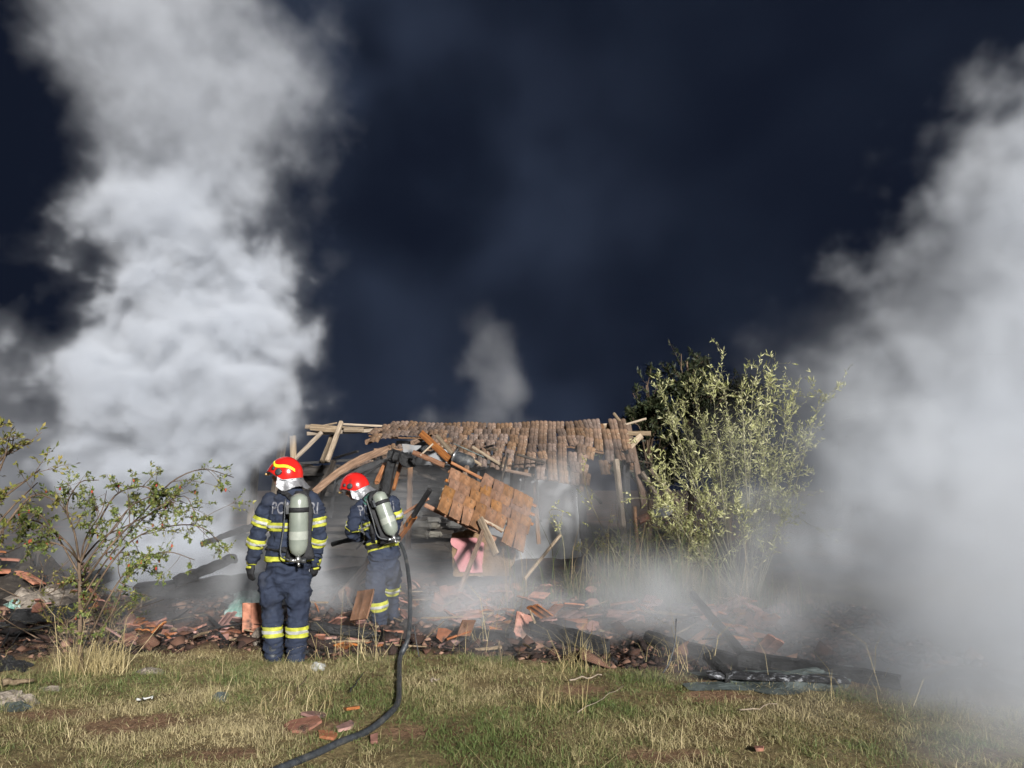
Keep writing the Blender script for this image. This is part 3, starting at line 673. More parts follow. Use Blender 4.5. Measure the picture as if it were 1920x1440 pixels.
def bare_of(x, y):
    b = 0; p = np.stack([x * 3.1, y * 3.1, x * 0], -1); nz = (fbm(p, 3, .6, 81) - .5) * 1.3
    for px, py, rx, ry in ((262, 1362, .42, .22), (582, 1372, .30, .20), (1085, 1292, .22, .16), (760, 1375, .18, .12), (1350, 1305, .4, .16), (100, 1345, .4, .16), (430, 1420, .3, .12), (1250, 1410, .35, .14)):
        g = ground(px, py)
        d = np.sqrt(((x - g.x) / rx) ** 2 + ((y - g.y) / ry) ** 2) + nz
        b = np.maximum(b, sstep(1.1, .6, d))
    return b
def turf_mask(bx, by, r):
    p = np.stack([bx, by, bx * 0], -1)
    bare = fbm(p * 1.1, 3, .6, 40) + .3 * (fbm(p * 5, 2, .5, 41) - .5)
    return (burn_unlit_of(bx, by) < r.uniform(.15, .6, len(bx))) & (r.rand(len(bx)) > bare_of(bx, by) * .9) & (r.rand(len(bx)) < 1.15 - sstep(.50, .62, bare) * .92) & (np.abs(bx) < by * .78 + .6)
a = GROUND.attributes.new('bare', 'FLOAT', 'POINT'); a.data.foreach_set('value', bare_of(GX.ravel(), GY.ravel()).astype(np.float32))
V, Q, T_ = blades(360000, (-6.4, 6.4), (3.6, 7.9), .040, .0040, 1.25, 21, -.06, turf_mask)
tag(link(bpy.data.objects.new('grass', np_mesh('grass', V, Q, M['grass'], T_))), 'short trodden meadow grass, half green half dried', 'grass', kind='stuff')
def straw_mask(bx, by, r):
    p = np.stack([bx, by, bx * 0], -1); q = fbm(p * 1.4, 2, .5, 52)
    e = burn_unlit_of(bx, by)
    return (r.rand(len(bx)) < (sstep(.55, .75, q) * .5 + .16 * (e > .05) * (e < .9) + .02)) & (e < .95) & (np.abs(bx) < by * .78 + .6)
V, Q, T_ = blades(5500, (-6, 6), (3.8, 8.0), .17, .0030, .9, 22, .15, straw_mask, .8)
tag(link(bpy.data.objects.new('dry_grass', np_mesh('dry_grass', V, Q, M['straw'], T_))), 'taller bleached stalks along the scorched edge of the meadow', 'grass', kind='stuff')
def tuft_field(name, spots, label, matk, tone):
    Vs, Qs, Ts = [], [], []; o = 0
    for i, (px, py, n, h, rad) in enumerate(spots):
        g = ground(px, py)
        r = np.random.RandomState(300 + i)
        V, Q, T_ = blades(n, (g.x - rad, g.x + rad), (g.y - rad, g.y + rad), h, .004, .75, 310 + i, tone, None, .8)
        Vs.append(V); Qs.append(Q + o); Ts.append(T_); o += len(V)
    return tag(link(bpy.data.objects.new(name, np_mesh(name, np.concatenate(Vs), np.concatenate(Qs), M[matk], np.concatenate(Ts)))), label, 'grass', kind='stuff')
tuft_field('straw_tufts', [(165, 1265, 150, .34, .16), (205, 1262, 110, .34, .15), (130, 1255, 60, .3, .15), (690, 1240, 50, .3, .16), (610, 1240, 24, .32, .2), (880, 1225, 20, .42, .2), (930, 1220, 14, .5, .2), (1075, 1255, 60, .28, .14), (1120, 1250, 30, .22, .14), (1290, 1262, 24, .36, .2), (1250, 1255, 22, .34, .2), (1050, 1330, 70, .2, .18), (560, 1330, 80, .18, .25), (1600, 1305, 20, .3, .3)], 'long straw tufts standing before the scorched edge', 'straw', .1)

# ------------------------------------------------------------------ shrubs, weeds and trees
def leaves(P, D, length, width, seed, spread=.8):
    """leaf blades at points P pointing roughly along D"""
    r = np.random.RandomState(seed); n = len(P)
    d = D / (np.linalg.norm(D, axis=1, keepdims=True) + 1e-6) + r.normal(0, spread, (n, 3)); d /= np.linalg.norm(d, axis=1, keepdims=True)
    s = np.cross(d, r.normal(size=(n, 3))); s /= np.linalg.norm(s, axis=1, keepdims=True)
    u = np.cross(d, s); l = (length * r.uniform(.6, 1.25, n))[:, None]; w = (width * r.uniform(.7, 1.2, n))[:, None]
    mid = P + d * l * .45
    V = np.stack([P, mid + s * w * .5 + u * w * .12, P + d * l - u * l * .1, mid - s * w * .5 + u * w * .12], 1).reshape(-1, 3)
    Q = np.arange(n * 4).reshape(-1, 4)
    return V, Q, np.clip(r.normal(.5, .24, n), 0, 1)
def grow(paths, seed, levels, n_child, len_k, up=.2, spread=.7, wig=.10):
    """paths: [(points, r0, r1)] main stems; returns all stems and the twig points with directions"""
    rr = random.Random(seed); allp = list(paths); cur = list(paths); tips = []
    for lv in range(levels):
        nxt = []
        for pts, r0, r1 in cur:
            Lp = sum((pts[i + 1] - pts[i]).length for i in range(len(pts) - 1))
            for k in range(n_child[lv]):
                t = rr.uniform(.25, .98); i = min(int(t * (len(pts) - 1)), len(pts) - 2); f = t * (len(pts) - 1) - i
                p = pts[i].lerp(pts[i + 1], f); d = (pts[i + 1] - pts[i]).normalized()
                d = (d + Vector((rr.gauss(0, spread), rr.gauss(0, spread), rr.gauss(up, spread)))).normalized()
                L_ = Lp * len_k[lv] * rr.uniform(.5, 1.3) * (1.15 - .5 * t); st = 4; q = [p]
                for j in range(st):
                    d = (d + Vector((rr.gauss(0, wig), rr.gauss(0, wig), rr.gauss(up * .25, wig)))).normalized(); q.append(q[-1] + d * L_ / st)
                r = max(.0015, (r0 + (r1 - r0) * t) * .55)
                nxt.append((q, r, r * .4))
        allp += nxt; cur = nxt
    for pts, r0, r1 in cur: tips.append(pts)
    return allp, tips
def stems_mesh(name, paths, m, parent, segs=5):
    return world_obj(name, *merge([tube(p, [r0 + (r1 - r0) * i / (len(p) - 1) for i in range(len(p))], segs) for p, r0, r1 in paths]), m, parent, True)
def along(tips, per, seed, t0=.1):
    r = random.Random(seed); P, D = [], []
    for pts in tips:
        for k in range(per):
            t = r.uniform(t0, 1); i = min(int(t * (len(pts) - 1)), len(pts) - 2); f = t * (len(pts) - 1) - i
            P.append(pts[i].lerp(pts[i + 1], f)); D.append((pts[i + 1] - pts[i]).normalized())
    return np.array([tuple(p) for p in P]), np.array([tuple(p) for p in D])
def plant(name, base_pt, label, cat, paths, seed, levels, n_child, len_k, per, ll, lw, leafm, barkm, up=.2, spread=.7, lspread=.8, group=None, crown='crown', trunk='trunk', stem_leaves=0):
    root = empty(name, base_pt, label, cat, group)
    allp, tips = grow(paths, seed, levels, n_child, len_k, up, spread)
    stems_mesh(trunk, allp, M[barkm], root)
    P, D = along(tips, per, seed + 1)
    if stem_leaves:
        P1, D1 = along([p for p, _, _ in allp[len(paths):len(paths) * (1 + n_child[0])]], stem_leaves, seed + 5); P2, D2 = along([p for p, _, _ in allp[:len(paths)]], stem_leaves * 4, seed + 6, .45)
        P = np.concatenate([P, P1, P2]); D = np.concatenate([D, D1, D2])
    V, Q, T_ = leaves(P, D, ll, lw, seed + 2, lspread)
    V = V - np.array(base_pt)
    link(bpy.data.objects.new(crown, np_mesh(crown, V, Q, M[leafm], T_)), root)
    return root, tips
def px_path(pts, Y, seed, dy=.25):
    rr = random.Random(seed); P = [at(a, b, Y + rr.uniform(-dy, dy) * (i > 0)) for i, (a, b) in enumerate(pts)]
    return catmull(P, 4)
# rose bush at the left
rb = ground(152, 1262); YB = rb.y
arcs = [([(150, 1150), (148, 1060), (118, 1010), (60, 975), (22, 1000)], .011), ([(148, 1062), (175, 1000), (215, 930), (265, 912), (300, 925)], .011), ([(152, 1100), (210, 1020), (270, 960), (320, 905), (380, 880), (438, 895)], .010),
        ([(155, 1150), (205, 1060), (260, 1005), (330, 985), (380, 990), (412, 1018)], .010), ([(150, 1060), (140, 1000), (125, 950), (150, 905), (185, 900)], .010), ([(165, 1200), (210, 1110), (250, 1060), (310, 1035), (365, 1050)], .009),
        ([(150, 1080), (110, 1010), (75, 965), (40, 960)], .009), ([(160, 1180), (150, 1100), (180, 1030), (220, 985), (250, 940)], .009), ([(150, 1055), (190, 1010), (240, 985), (290, 960), (330, 940), (352, 945)], .009),
        ([(150, 1055), (120, 1025), (70, 1015), (5, 1040)], .008), ([(180, 1200), (215, 1140), (240, 1080), (275, 1040)], .008), ([(150, 1060), (160, 1010), (190, 960), (200, 920)], .008),
        ([(155, 1120), (200, 1050), (250, 990), (300, 950), (345, 930), (365, 960)], .008), ([(150, 1070), (205, 1000), (245, 950), (285, 930), (320, 925)], .008)]
paths = [(catmull([Vector((rb.x, rb.y, gzf(rb.x, rb.y) - .03)), at(150, 1190, YB), at(150, 1120, YB), at(148, 1050, YB)], 4), .026, .014)]
for i, (p, r) in enumerate(arcs): paths.append((px_path(p, YB, 60 + i, .35), r, r * .35))
root, tips = plant('rose_bush', tuple(rb), 'small spreading wild rose bush with red hips at the left', 'bush', paths, 71, 2, (11, 4), (.17, .5), 13, .033, .016, 'leaf_rose', 'bark', up=-.10, spread=.7)
P, D = along(tips, 1, 77); hp = []
for k in range(0, len(P), 14):
    c = Vector(P[k]); hp.append(round_tube([c, c - Vector((0, 0, .016))], [.008, .008], 6))
tag(world_obj('rose_hips', *merge(hp), M['hip'], root, True), kind='stuff')
# low undergrowth at its foot
def low_bush(name, px, py, w, h, n, label, leafm, ll, lw, seed, per=7, barkm='bark'):
    g = ground(px, py); rr = random.Random(seed); paths = []
    for k in range(n):
        tip = Vector((g.x + rr.gauss(0, w), g.y + rr.gauss(0, w * .5), h * rr.uniform(.55, 1.1)))
        b0 = Vector((g.x + rr.gauss(0, w * .25), g.y + rr.gauss(0, w * .15), gzf(g.x, g.y) - .02))
        m_ = b0.lerp(tip, .5) + Vector((rr.gauss(0, .06), rr.gauss(0, .06), h * .12)); paths.append((catmull([b0, m_, tip], 4), .007, .0025))
    return plant(name, tuple(g), label, 'bush', paths, seed, 2, (4, 3), (.32, .5), per, ll, lw, leafm, barkm, up=.15)
low_bush('bramble', 120, 1215, .42, .5, 10, 'low tangled bramble around the rose bush foot', 'leaf_edge', .035, .016, 91, 4)
low_bush('bramble', 215, 1195, .25, .42, 7, 'small green bramble right of the rose bush trunk', 'leaf_rose', .035, .017, 92, 4)
low_bush('bramble', 85, 1150, .5, .62, 9, 'dry bramble over the tile heap at the left edge', 'leaf_edge', .035, .015, 93, 3)
# shrub reaching in at the left edge
gb = Vector((-4.6, 5.9, 0))
paths = []
for i, p in enumerate([[(-150, 1250), (-80, 1050), (-30, 900), (40, 830), (58, 825)], [(-150, 1250), (-90, 1080), (-20, 960), (50, 900), (75, 880)], [(-150, 1250), (-70, 1010), (0, 880), (20, 810)], [(-150, 1250), (-60, 1100), (0, 1000), (60, 930), (110, 940)], [(-150, 1250), (-100, 1000), (-40, 850), (-5, 800)], [(-150, 1250), (-60, 1060), (10, 965), (70, 905)]]):
    paths.append((px_path(p, 5.9, 80 + i, .25), .016, .004))
plant('edge_shrub', tuple(gb), 'yellowing shrub leaning in at the left edge of the picture', 'bush', paths, 85, 2, (7, 5), (.15, .5), 5, .045, .02, 'leaf_edge', 'bark', up=.05, spread=.7)
# willow at the right
wb = ground(1395, 1112); YW = 10.6; wb = Vector((at(1395, 1000, YW).x, YW, 0)); paths = []
rr = random.Random(5)
tops = [(1235, 715), (1265, 745), (1300, 735), (1335, 712), (1355, 698), (1390, 705), (1412, 704), (1442, 708), (1455, 720), (1505, 690), (1545, 728), (1480, 760), (1515, 790), (1205, 835), (1222, 880), (1250, 800), (1290, 790), (1330, 800), (1370, 780), (1420, 790), (1460, 810), (1240, 930), (1300, 880), (1350, 850), (1400, 860), (1450, 880), (1495, 860), (1280, 960), (1330, 930), (1380, 930), (1215, 950), (1260, 1000), (1310, 1010), (1480, 950), (1425, 960)]
tops = [(1380 + (a - 1380) * .97, b + 12) for a, b in tops]
for i, (a, b) in enumerate(tops):
    bx, by = 1400 + rr.uniform(-22, 18), 1112
    my = by + (b - by) * .45; mx = bx + (a - bx) * .55
    sp_ = rr.uniform(-.75, .75)
    Pp = [Vector((wb.x + (bx - 1400) * .007, YW + sp_ * .15, -.02)), at(mx, my, YW + sp_ * .6), at(a + (mx - a) * .35, b + (my - b) * .35, YW + sp_), at(a, b, YW + sp_ * 1.1)]
    paths.append((catmull(Pp, 4), .009, .0025))
plant('willow_bush', tuple(wb), 'tall pale green willow bush beside the right end of the roof', 'bush', paths, 15, 2, (12, 3), (.19, .6), 7, .066, .015, 'leaf_willow', 'bark_grey', up=.22, spread=.62, lspread=.65, stem_leaves=8)
# dark trees behind the house
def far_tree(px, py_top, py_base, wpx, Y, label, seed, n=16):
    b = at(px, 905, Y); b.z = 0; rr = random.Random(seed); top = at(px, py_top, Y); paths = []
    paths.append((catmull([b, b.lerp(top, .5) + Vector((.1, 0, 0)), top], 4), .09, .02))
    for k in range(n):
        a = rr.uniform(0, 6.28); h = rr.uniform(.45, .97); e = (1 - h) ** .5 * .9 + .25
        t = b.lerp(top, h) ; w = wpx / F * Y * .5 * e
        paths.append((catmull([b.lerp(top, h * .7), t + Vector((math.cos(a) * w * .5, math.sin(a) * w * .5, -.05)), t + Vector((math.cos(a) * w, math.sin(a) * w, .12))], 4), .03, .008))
    plant('dark_tree', tuple(b), label, 'tree', paths, seed, 2, (8, 5), (.35, .5), 14, .13, .05, 'leaf_dimmed', 'bark', up=.2)
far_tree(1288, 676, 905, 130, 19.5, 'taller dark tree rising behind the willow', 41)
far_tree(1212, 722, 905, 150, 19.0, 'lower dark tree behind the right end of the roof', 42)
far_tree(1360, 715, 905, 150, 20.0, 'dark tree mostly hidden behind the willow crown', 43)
# tall dry weeds before the willow
def weed_clump(px, py, Y, rad, n, h, label, seed, tone=.0):
    g = at(px, py, Y); g.z = 0; r = np.random.RandomState(seed); Vs, Qs, Ts = [], [], []; o = 0
    V, Q, T_ = blades(n, (g.x - rad, g.x + rad), (Y - rad * .8, Y + rad * .8), h, .009, .22, seed, tone, None, .9)
    V2, Q2, T2 = blades(int(n * 1.6), (g.x - rad * 1.1, g.x + rad * 1.1), (Y - rad, Y + rad), h * .5, .012, .6, seed + 1, tone - .15, None, .8)
    V = np.concatenate([V, V2]); Q = np.concatenate([Q, Q2 + len(V) - len(V2)]); T_ = np.concatenate([T_, T2])
    root = empty('weed_clump', tuple(g), label, 'weeds', 'dry weeds before the willow')
    tag(link(bpy.data.objects.new('stalks', np_mesh('stalks', V - np.array(g), Q, M['weed'], T_)), root), kind='stuff')
weed_clump(1120, 1080, 10.4, .40, 170, .45, 'sparse weed clump at the left end of the weeds, before the thick post', 101, .0)
weed_clump(1190, 1080, 10.2, .45, 330, .55, 'dense green and brown weeds below the thick charred post', 102, -.05)
weed_clump(1260, 1080, 10.0, .45, 420, .58, 'dense brown weeds left of the willow foot', 103, .08)
weed_clump(1330, 1080, 10.0, .45, 360, .58, 'reddish dry weeds right at the willow foot', 104, .12)
weed_clump(1420, 1090, 9.6, .6, 240, .36, 'low weeds right of the willow foot fading into smoke', 105, .0)
weed_clump(985, 1090, 10.0, .4, 50, .5, 'few thin weeds in the rubble beside the pale stick', 106, .1)
low_bush('weed_shrub', 1200, 1092, .42, .95, 14, 'olive brown shrubby weeds below the thick charred post', 'leaf_edge', .05, .016, 121, 5, 'bark_grey')
low_bush('weed_shrub', 1290, 1096, .42, .85, 14, 'green shrubby weeds at the left foot of the willow', 'leaf_rose', .05, .016, 122, 5, 'bark_grey')
low_bush('weed_shrub', 1115, 1080, .35, .7, 8, 'thin greenish shrubby weeds left of the posts', 'leaf_edge', .045, .015, 123, 4, 'bark_grey')
def sapling(pts, Y, label, seed):
    p = px_path(pts, Y, seed, .1); b = p[0].copy()
    plant('sapling', tuple(b), label, 'sapling', [(p, .006, .0025)], seed, 1, (7,), (.2,), 9, .05, .017, 'leaf_willow', 'bark_grey', up=.1, spread=.5, group='saplings before the house')
sapling([(1060, 1100), (1055, 1010), (1030, 960), (1055, 960), (1045, 990)], 10.8, 'thin bare sapling bending left before the white wall', 111)
sapling([(1180, 1100), (1130, 990), (1105, 935), (1092, 880)], 11.0, 'thin straight sapling before the right-hand posts', 112)
sapling([(1300, 1080), (1262, 985), (1225, 938), (1165, 935)], 10.4, 'willow shoot arching left past the pale post', 113)
def wire(name, pts, Y, r, mk, label, cat, n=6):
    P = catmull([at(a, b, y) for (a, b), y in zip(pts, Y)], n)
    return tag(world_obj(name, *tube(P, [r] * len(P), 6), M[mk], None, True), label, cat)
wire('bent_wire', [(1268, 1160), (1266, 1200), (1256, 1240), (1243, 1262)], (6.9, 6.85, 6.8, 6.75), .006, 'rubber', 'thin black wire standing bent at the burnt grass edge', 'wire')
wire('bent_wire', [(776, 1172), (780, 1200), (786, 1232)], (7.4, 7.4, 7.4), .005, 'rubber', 'thin black wire standing right of the hose', 'wire')
def twig(p0, p1, r, mk, label, seed):
    rr = random.Random(seed); A, B = ground(*p0), ground(*p1); P = []
    for k in range(7):
        q = A.lerp(B, k / 6); q.z = gzf(q.x, q.y) + .045 + rr.uniform(-.008, .012); q.x += rr.uniform(-.012, .012); q.y += rr.uniform(-.03, .03); P.append(q)
    tag(world_obj('twig', *tube(P, [r * (1 - .08 * k) for k in range(7)], 6), M[mk], None, True), label, 'twig')
twig((1386, 1340), (1458, 1332), .006, 'pale_wood', 'crooked bleached twig lying in the grass at the right', 1)
twig((256, 1331), (288, 1326), .009, 'paper', 'short white stick in the grass below the rose bush', 2)
twig((1082, 1346), (1168, 1298), .0035, 'pale_wood', 'long thin dry stalk lying slanted in the grass', 3)
twig((1070, 1283), (1130, 1276), .008, 'pale_wood', 'short brown stick at the edge of the burnt ground', 4)
twig((0, 1292), (58, 1284), .03, 'wood', 'grey wooden slat in the grass at the left edge', 5)
twig((655, 1315), (683, 1282), .006, 'char', 'thin dark stick in the grass left of the hose', 6)
twig((545, 1330), (575, 1285), .006, 'bark', 'thin brown stick in the grass below the standing firefighter', 7)
twig((808, 1295), (822, 1290), .008, 'pale_wood', 'tiny pale splinter in the grass right of the hose', 8)

# ------------------------------------------------------------------ firefighters
def strip(me, a, b, t0, t1, maxr, off, name, mk, parent, both=None):
    """a band lifted off the body surface between two planes across the axis a-b"""
    a = Vector(a); b = Vector(b); d = (b - a).normalized()
    bm = bmesh.new(); bm.from_mesh(me)
    for t, s in ((t0, -1), (t1, 1)):
        bmesh.ops.bisect_plane(bm, geom=bm.verts[:] + bm.edges[:] + bm.faces[:], plane_co=a + d * t, plane_no=d * s, clear_outer=True)
    dead = []
    for f in bm.faces:
        c = f.calc_center_median() - a; rad = c - d * c.dot(d)
        if rad.length > maxr: dead.append(f)
        elif both is not None and not both(f.calc_center_median()): dead.append(f)
    bmesh.ops.delete(bm, geom=dead, context='FACES')
    bm.normal_update()
    bmesh.ops.solidify(bm, geom=bm.faces[:], thickness=-.004)
    for v in bm.verts: v.co += v.normal * 0
    out = bpy.data.meshes.new(name); bm.to_mesh(out); bm.free()
    # push outwards
    n = len(out.vertices); co = np.zeros(n * 3); no = np.zeros(n * 3)
    out.vertices.foreach_get('co', co); out.vertices.foreach_get('normal', no)
    out.materials.clear(); out.materials.append(M[mk])
    co = co.reshape(-1, 3); rad = co - np.array(a); rad -= np.outer(rad @ np.array(d), np.array(d)); rad /= (np.linalg.norm(rad, axis=1, keepdims=True) + 1e-6)
    out.vertices.foreach_set('co', (co + rad * off).ravel()); out.update()
    for p in out.polygons: p.use_smooth = True
    return link(bpy.data.objects.new(name, out), parent)
def reflective(me, a, b, t0, h, maxr, parent, both=None, silver=True):
    o = strip(me, a, b, t0, t0 + h, maxr, .003, 'reflective_band', 'hiviz', parent, both)
    if silver: strip(me, a, b, t0 + h * .36, t0 + h * .66, maxr, .0055, 'silver_stripe', 'silverband', o, both)
def oriented(origin, fwd, up):
    f = Vector(fwd).normalized(); u = Vector(up); r = f.cross(u).normalized(); u = r.cross(f)
    m = Matrix((r, f, u)).transposed().to_4x4(); m.translation = Vector(origin); return m   # x right, y forward, z up
def helmet(parent, Mx, stripe):
    def pt(az, th, k=1.0):
        return Mx @ Vector((math.sin(az) * math.sin(th) * .137 * k, math.cos(az) * math.sin(th) * .165 * k, math.cos(th) * .170 * k))
    def rim(az):   # az 0 = front
        c = math.cos(az)
        return R(interp(c, [-1, -.5, -.15, .25, .6, 1], [104, 108, 110, 96, 84, 80]))
    n, k = 36, 14; V, Fc = [], []
    for j in range(k + 1):
        for i in range(n):
            az = 2 * math.pi * i / n - math.pi
            fl = 1 + .10 * max(0, math.cos(az)) ** 6 * max(0, j / k - .75) * 4 + .03 * (j == k)
            V.append(pt(az, max(.02, rim(az) * j / k), fl))
    V2 = [p + (Mx.translation - p) * .07 for p in V]
    o = len(V)
    for j in range(k):
        for i in range(n):
            a, b = j * n + i, j * n + (i + 1) % n
            Fc.append((a, a + n, b + n, b)); Fc.append((o + a, o + b, o + b + n, o + a + n))
    for i in range(n):
        a, b = k * n + i, k * n + (i + 1) % n; Fc.append((a, o + a, o + b, b))
    Fc.append(tuple(range(n)))
    h = world_obj('helmet', V + V2, Fc, M['helmet'], parent, True)
    edge = [pt(2 * math.pi * i / n - math.pi, rim(2 * math.pi * i / n - math.pi), 1.03) for i in range(n + 1)]
    world_obj('rim', *tube(edge, [.006] * (n + 1), 6, cap=False), M['black'], h, True)
    for sgn in (-1, 1):
        c = pt(sgn * R(86), R(82), 1.0); d = (c - Mx.translation).normalized()
        world_obj('pivot_disc', *tube([c - d * .004, c + d * .012, c + d * .016], [.032, .032, .022], 14), M['rubber'], h, True)
        c = pt(sgn * R(62), R(70), 1.0); d = (c - Mx.translation).normalized()
        world_obj('small_disc', *tube([c - d * .004, c + d * .008], [.02, .018], 10), M['rubber'], h, True)
        if stripe:
            V, Fc = [], []
            for q in range(22):
                t = q / 21; az = sgn * R(38 + 102 * t); th = R(52 + 9 * math.sin(t * 7.5 - 1.0) + 24 * sstep(.30, .85, t))
                hw = R(5.0)
                for e in (-1, 1):
                    V.append(pt(az, th + e * hw, 1.012)); V.append(pt(az, th + e * hw, .99))
            for q in range(21):
                a = q * 4; Fc += [(a, a + 2, a + 6, a + 4), (a + 1, a, a + 4, a + 5), (a + 2, a + 3, a + 7, a + 6)]
            world_obj('stripe', V, Fc, M['stripe'], h, True)
    c = pt(0, R(84), 1.08)
    world_obj('front_lamp', *round_tube([c + Mx.to_3x3() @ Vector((-.03, .0, -.012)), c + Mx.to_3x3() @ Vector((.03, .0, -.012))], [.014, .014], 8), M['brass'], h, True)
    # aluminised neck cape hanging from the back rim
    V, Fc = [], []; nn, kk = 33, 7
    rot = Mx.to_3x3()
    for i in range(nn):
        az = math.pi + R(-98 + 196 * i / (nn - 1)); p0 = pt(az, rim(az) - R(3), .985)
        for j in range(kk):
            t = j / (kk - 1)
            out = rot @ Vector((math.sin(az), math.cos(az), 0))
            w = math.sin(i * 1.25) * .012 * t + math.sin(i * .6 + 1) * .010 * t
            V.append(p0 + out * (.008 + .055 * t ** 1.4 * max(0, -math.cos(az)) + w) - rot @ Vector((0, 0, (.092 + .016 * math.sin(i * .5)) * t)) )
    V2 = [p + (Mx.translation - p) * .03 for p in V]; o = len(V)
    for i in range(nn - 1):
        for j in range(kk - 1):
            a = i * kk + j; Fc.append((a, a + 1, a + kk + 1, a + kk)); Fc.append((o + a, o + a + kk, o + a + kk + 1, o + a + 1))
    world_obj('neck_cape', V + V2, Fc, M['cape'], parent, True)
    return h
def glove(parent, wrist, tip, palm_n, spread_dir, curl=.35, cuff=True):
    """wrist, tip: ends of the hand; palm_n: way the palm faces; spread_dir: thumb side"""
    w = Vector(wrist); t = Vector(tip); d = (t - w).normalized(); L_ = (t - w).length
    n = Vector(palm_n); n = (n - d * n.dot(d)).normalized(); s = d.cross(n)
    if s.dot(Vector(spread_dir)) < 0: s = -s
    parts = [round_tube([w, w + d * L_ * .30, w + d * L_ * .52], [(.040, .026), (.047, .028), (.046, .024)], 12, s)]
    for k, (o, ll) in enumerate(((.034, .44), (.012, .50), (-.011, .47), (-.032, .38))):
        b0 = w + d * L_ * .46 + s * o
        l = L_ * ll
        p1 = b0 + d * l * .45 + n * l * .10 * curl * 3; p2 = p1 + (d * .75 + n * curl * 1.2).normalized() * l * .32; p3 = p2 + (d * .4 + n * curl * 2).normalized() * l * .26
        parts.append(round_tube([b0, p1, p2, p3], [.0125, .012, .011, .010], 8))
    b0 = w + d * L_ * .16 + s * .030
    parts.append(round_tube([b0, b0 + s * .030 + d * L_ * .14, b0 + s * .036 + d * L_ * .30 + n * .02], [.016, .0135, .0115], 8))
    me = remesh(*merge(parts), .0055, 2); me.materials.append(M['black'])
    bi = base(parent).inverted(); me.transform(bi)
    me.polygons.foreach_set('use_smooth', [True] * len(me.polygons))
    g = link(bpy.data.objects.new('glove', me), parent)
    if cuff: world_obj('cuff', *tube([w - d * .055, w - d * .03, w + d * .015], [(.056, .050), (.058, .052), (.052, .040)], 14, s), M['hiviz'], g, True)
    world_obj('knuckle_patch', *round_tube([w + d * L_ * .22 - n * .028 - s * .02, w + d * L_ * .22 - n * .028 + s * .02], [.012, .012], 8), M['hiviz'], g, True)
    return g
def boot(parent, heel, fwd):
    h = Vector(heel); f = Vector(fwd).normalized()
    parts = [round_tube([h + Vector((0, 0, .05)) - f * .01, h + f * .10 + Vector((0, 0, .045)), h + f * .19 + Vector((0, 0, .038))], [(.047, .048), (.05, .045), (.046, .036)], 12, f.cross(Vector((0, 0, 1)))),
             round_tube([h + Vector((0, 0, .05)), h + Vector((0, 0, .2))], [.052, .058], 12)]
    me = remesh(*merge(parts), .01, 2); me.materials.append(M['rubber']); me.transform(base(parent).inverted())
    me.polygons.foreach_set('use_smooth', [True] * len(me.polygons))
    return link(bpy.data.objects.new('boot', me), parent)
def head_parts(c, fwd, up):
    m = oriented(c, fwd, up); f = lambda x, y, z: m @ Vector((x, y, z))
    side = m.to_3x3() @ Vector((1, 0, 0))
    P = [round_tube([f(0, -.01, -.05), f(0, -.012, .0), f(0, -.015, .05), f(0, -.015, .08)], [(.066, .080), (.076, .095), (.077, .098), (.07, .088)], 16, side)]
    P.append(round_tube([f(0, .045, -.045), f(0, .055, -.085)], [(.05, .045), (.036, .034)], 12, side))       # jaw
    P.append(round_tube([f(0, .088, .012), f(0, .112, -.028)], [(.009, .009), (.016, .013)], 8, side))          # nose
    P.append(round_tube([f(-.022, .092, -.058), f(.022, .092, -.058)], [.009, .009], 8))                         # mouth
    P.append(round_tube([f(-.035, .085, .03), f(.035, .085, .03)], [.011, .011], 8))                             # brow
    for s in (-1, 1): P.append(round_tube([f(s * .076, -.01, -.02), f(s * .08, -.018, .02)], [(.008, .018), (.008, .02)], 8))
    return P
def body_mesh(parts, head, wr_seed, parent, wr=.010):
    me = remesh(*merge(parts + head), .0115, 3)
    n = len(me.vertices); co = np.zeros(n * 3, np.float32); no = np.zeros(n * 3, np.float32)
    me.vertices.foreach_get('co', co); me.vertices.foreach_get('normal', no)
    co = co.reshape(-1, 3); no = no.reshape(-1, 3)
    return me, co, no
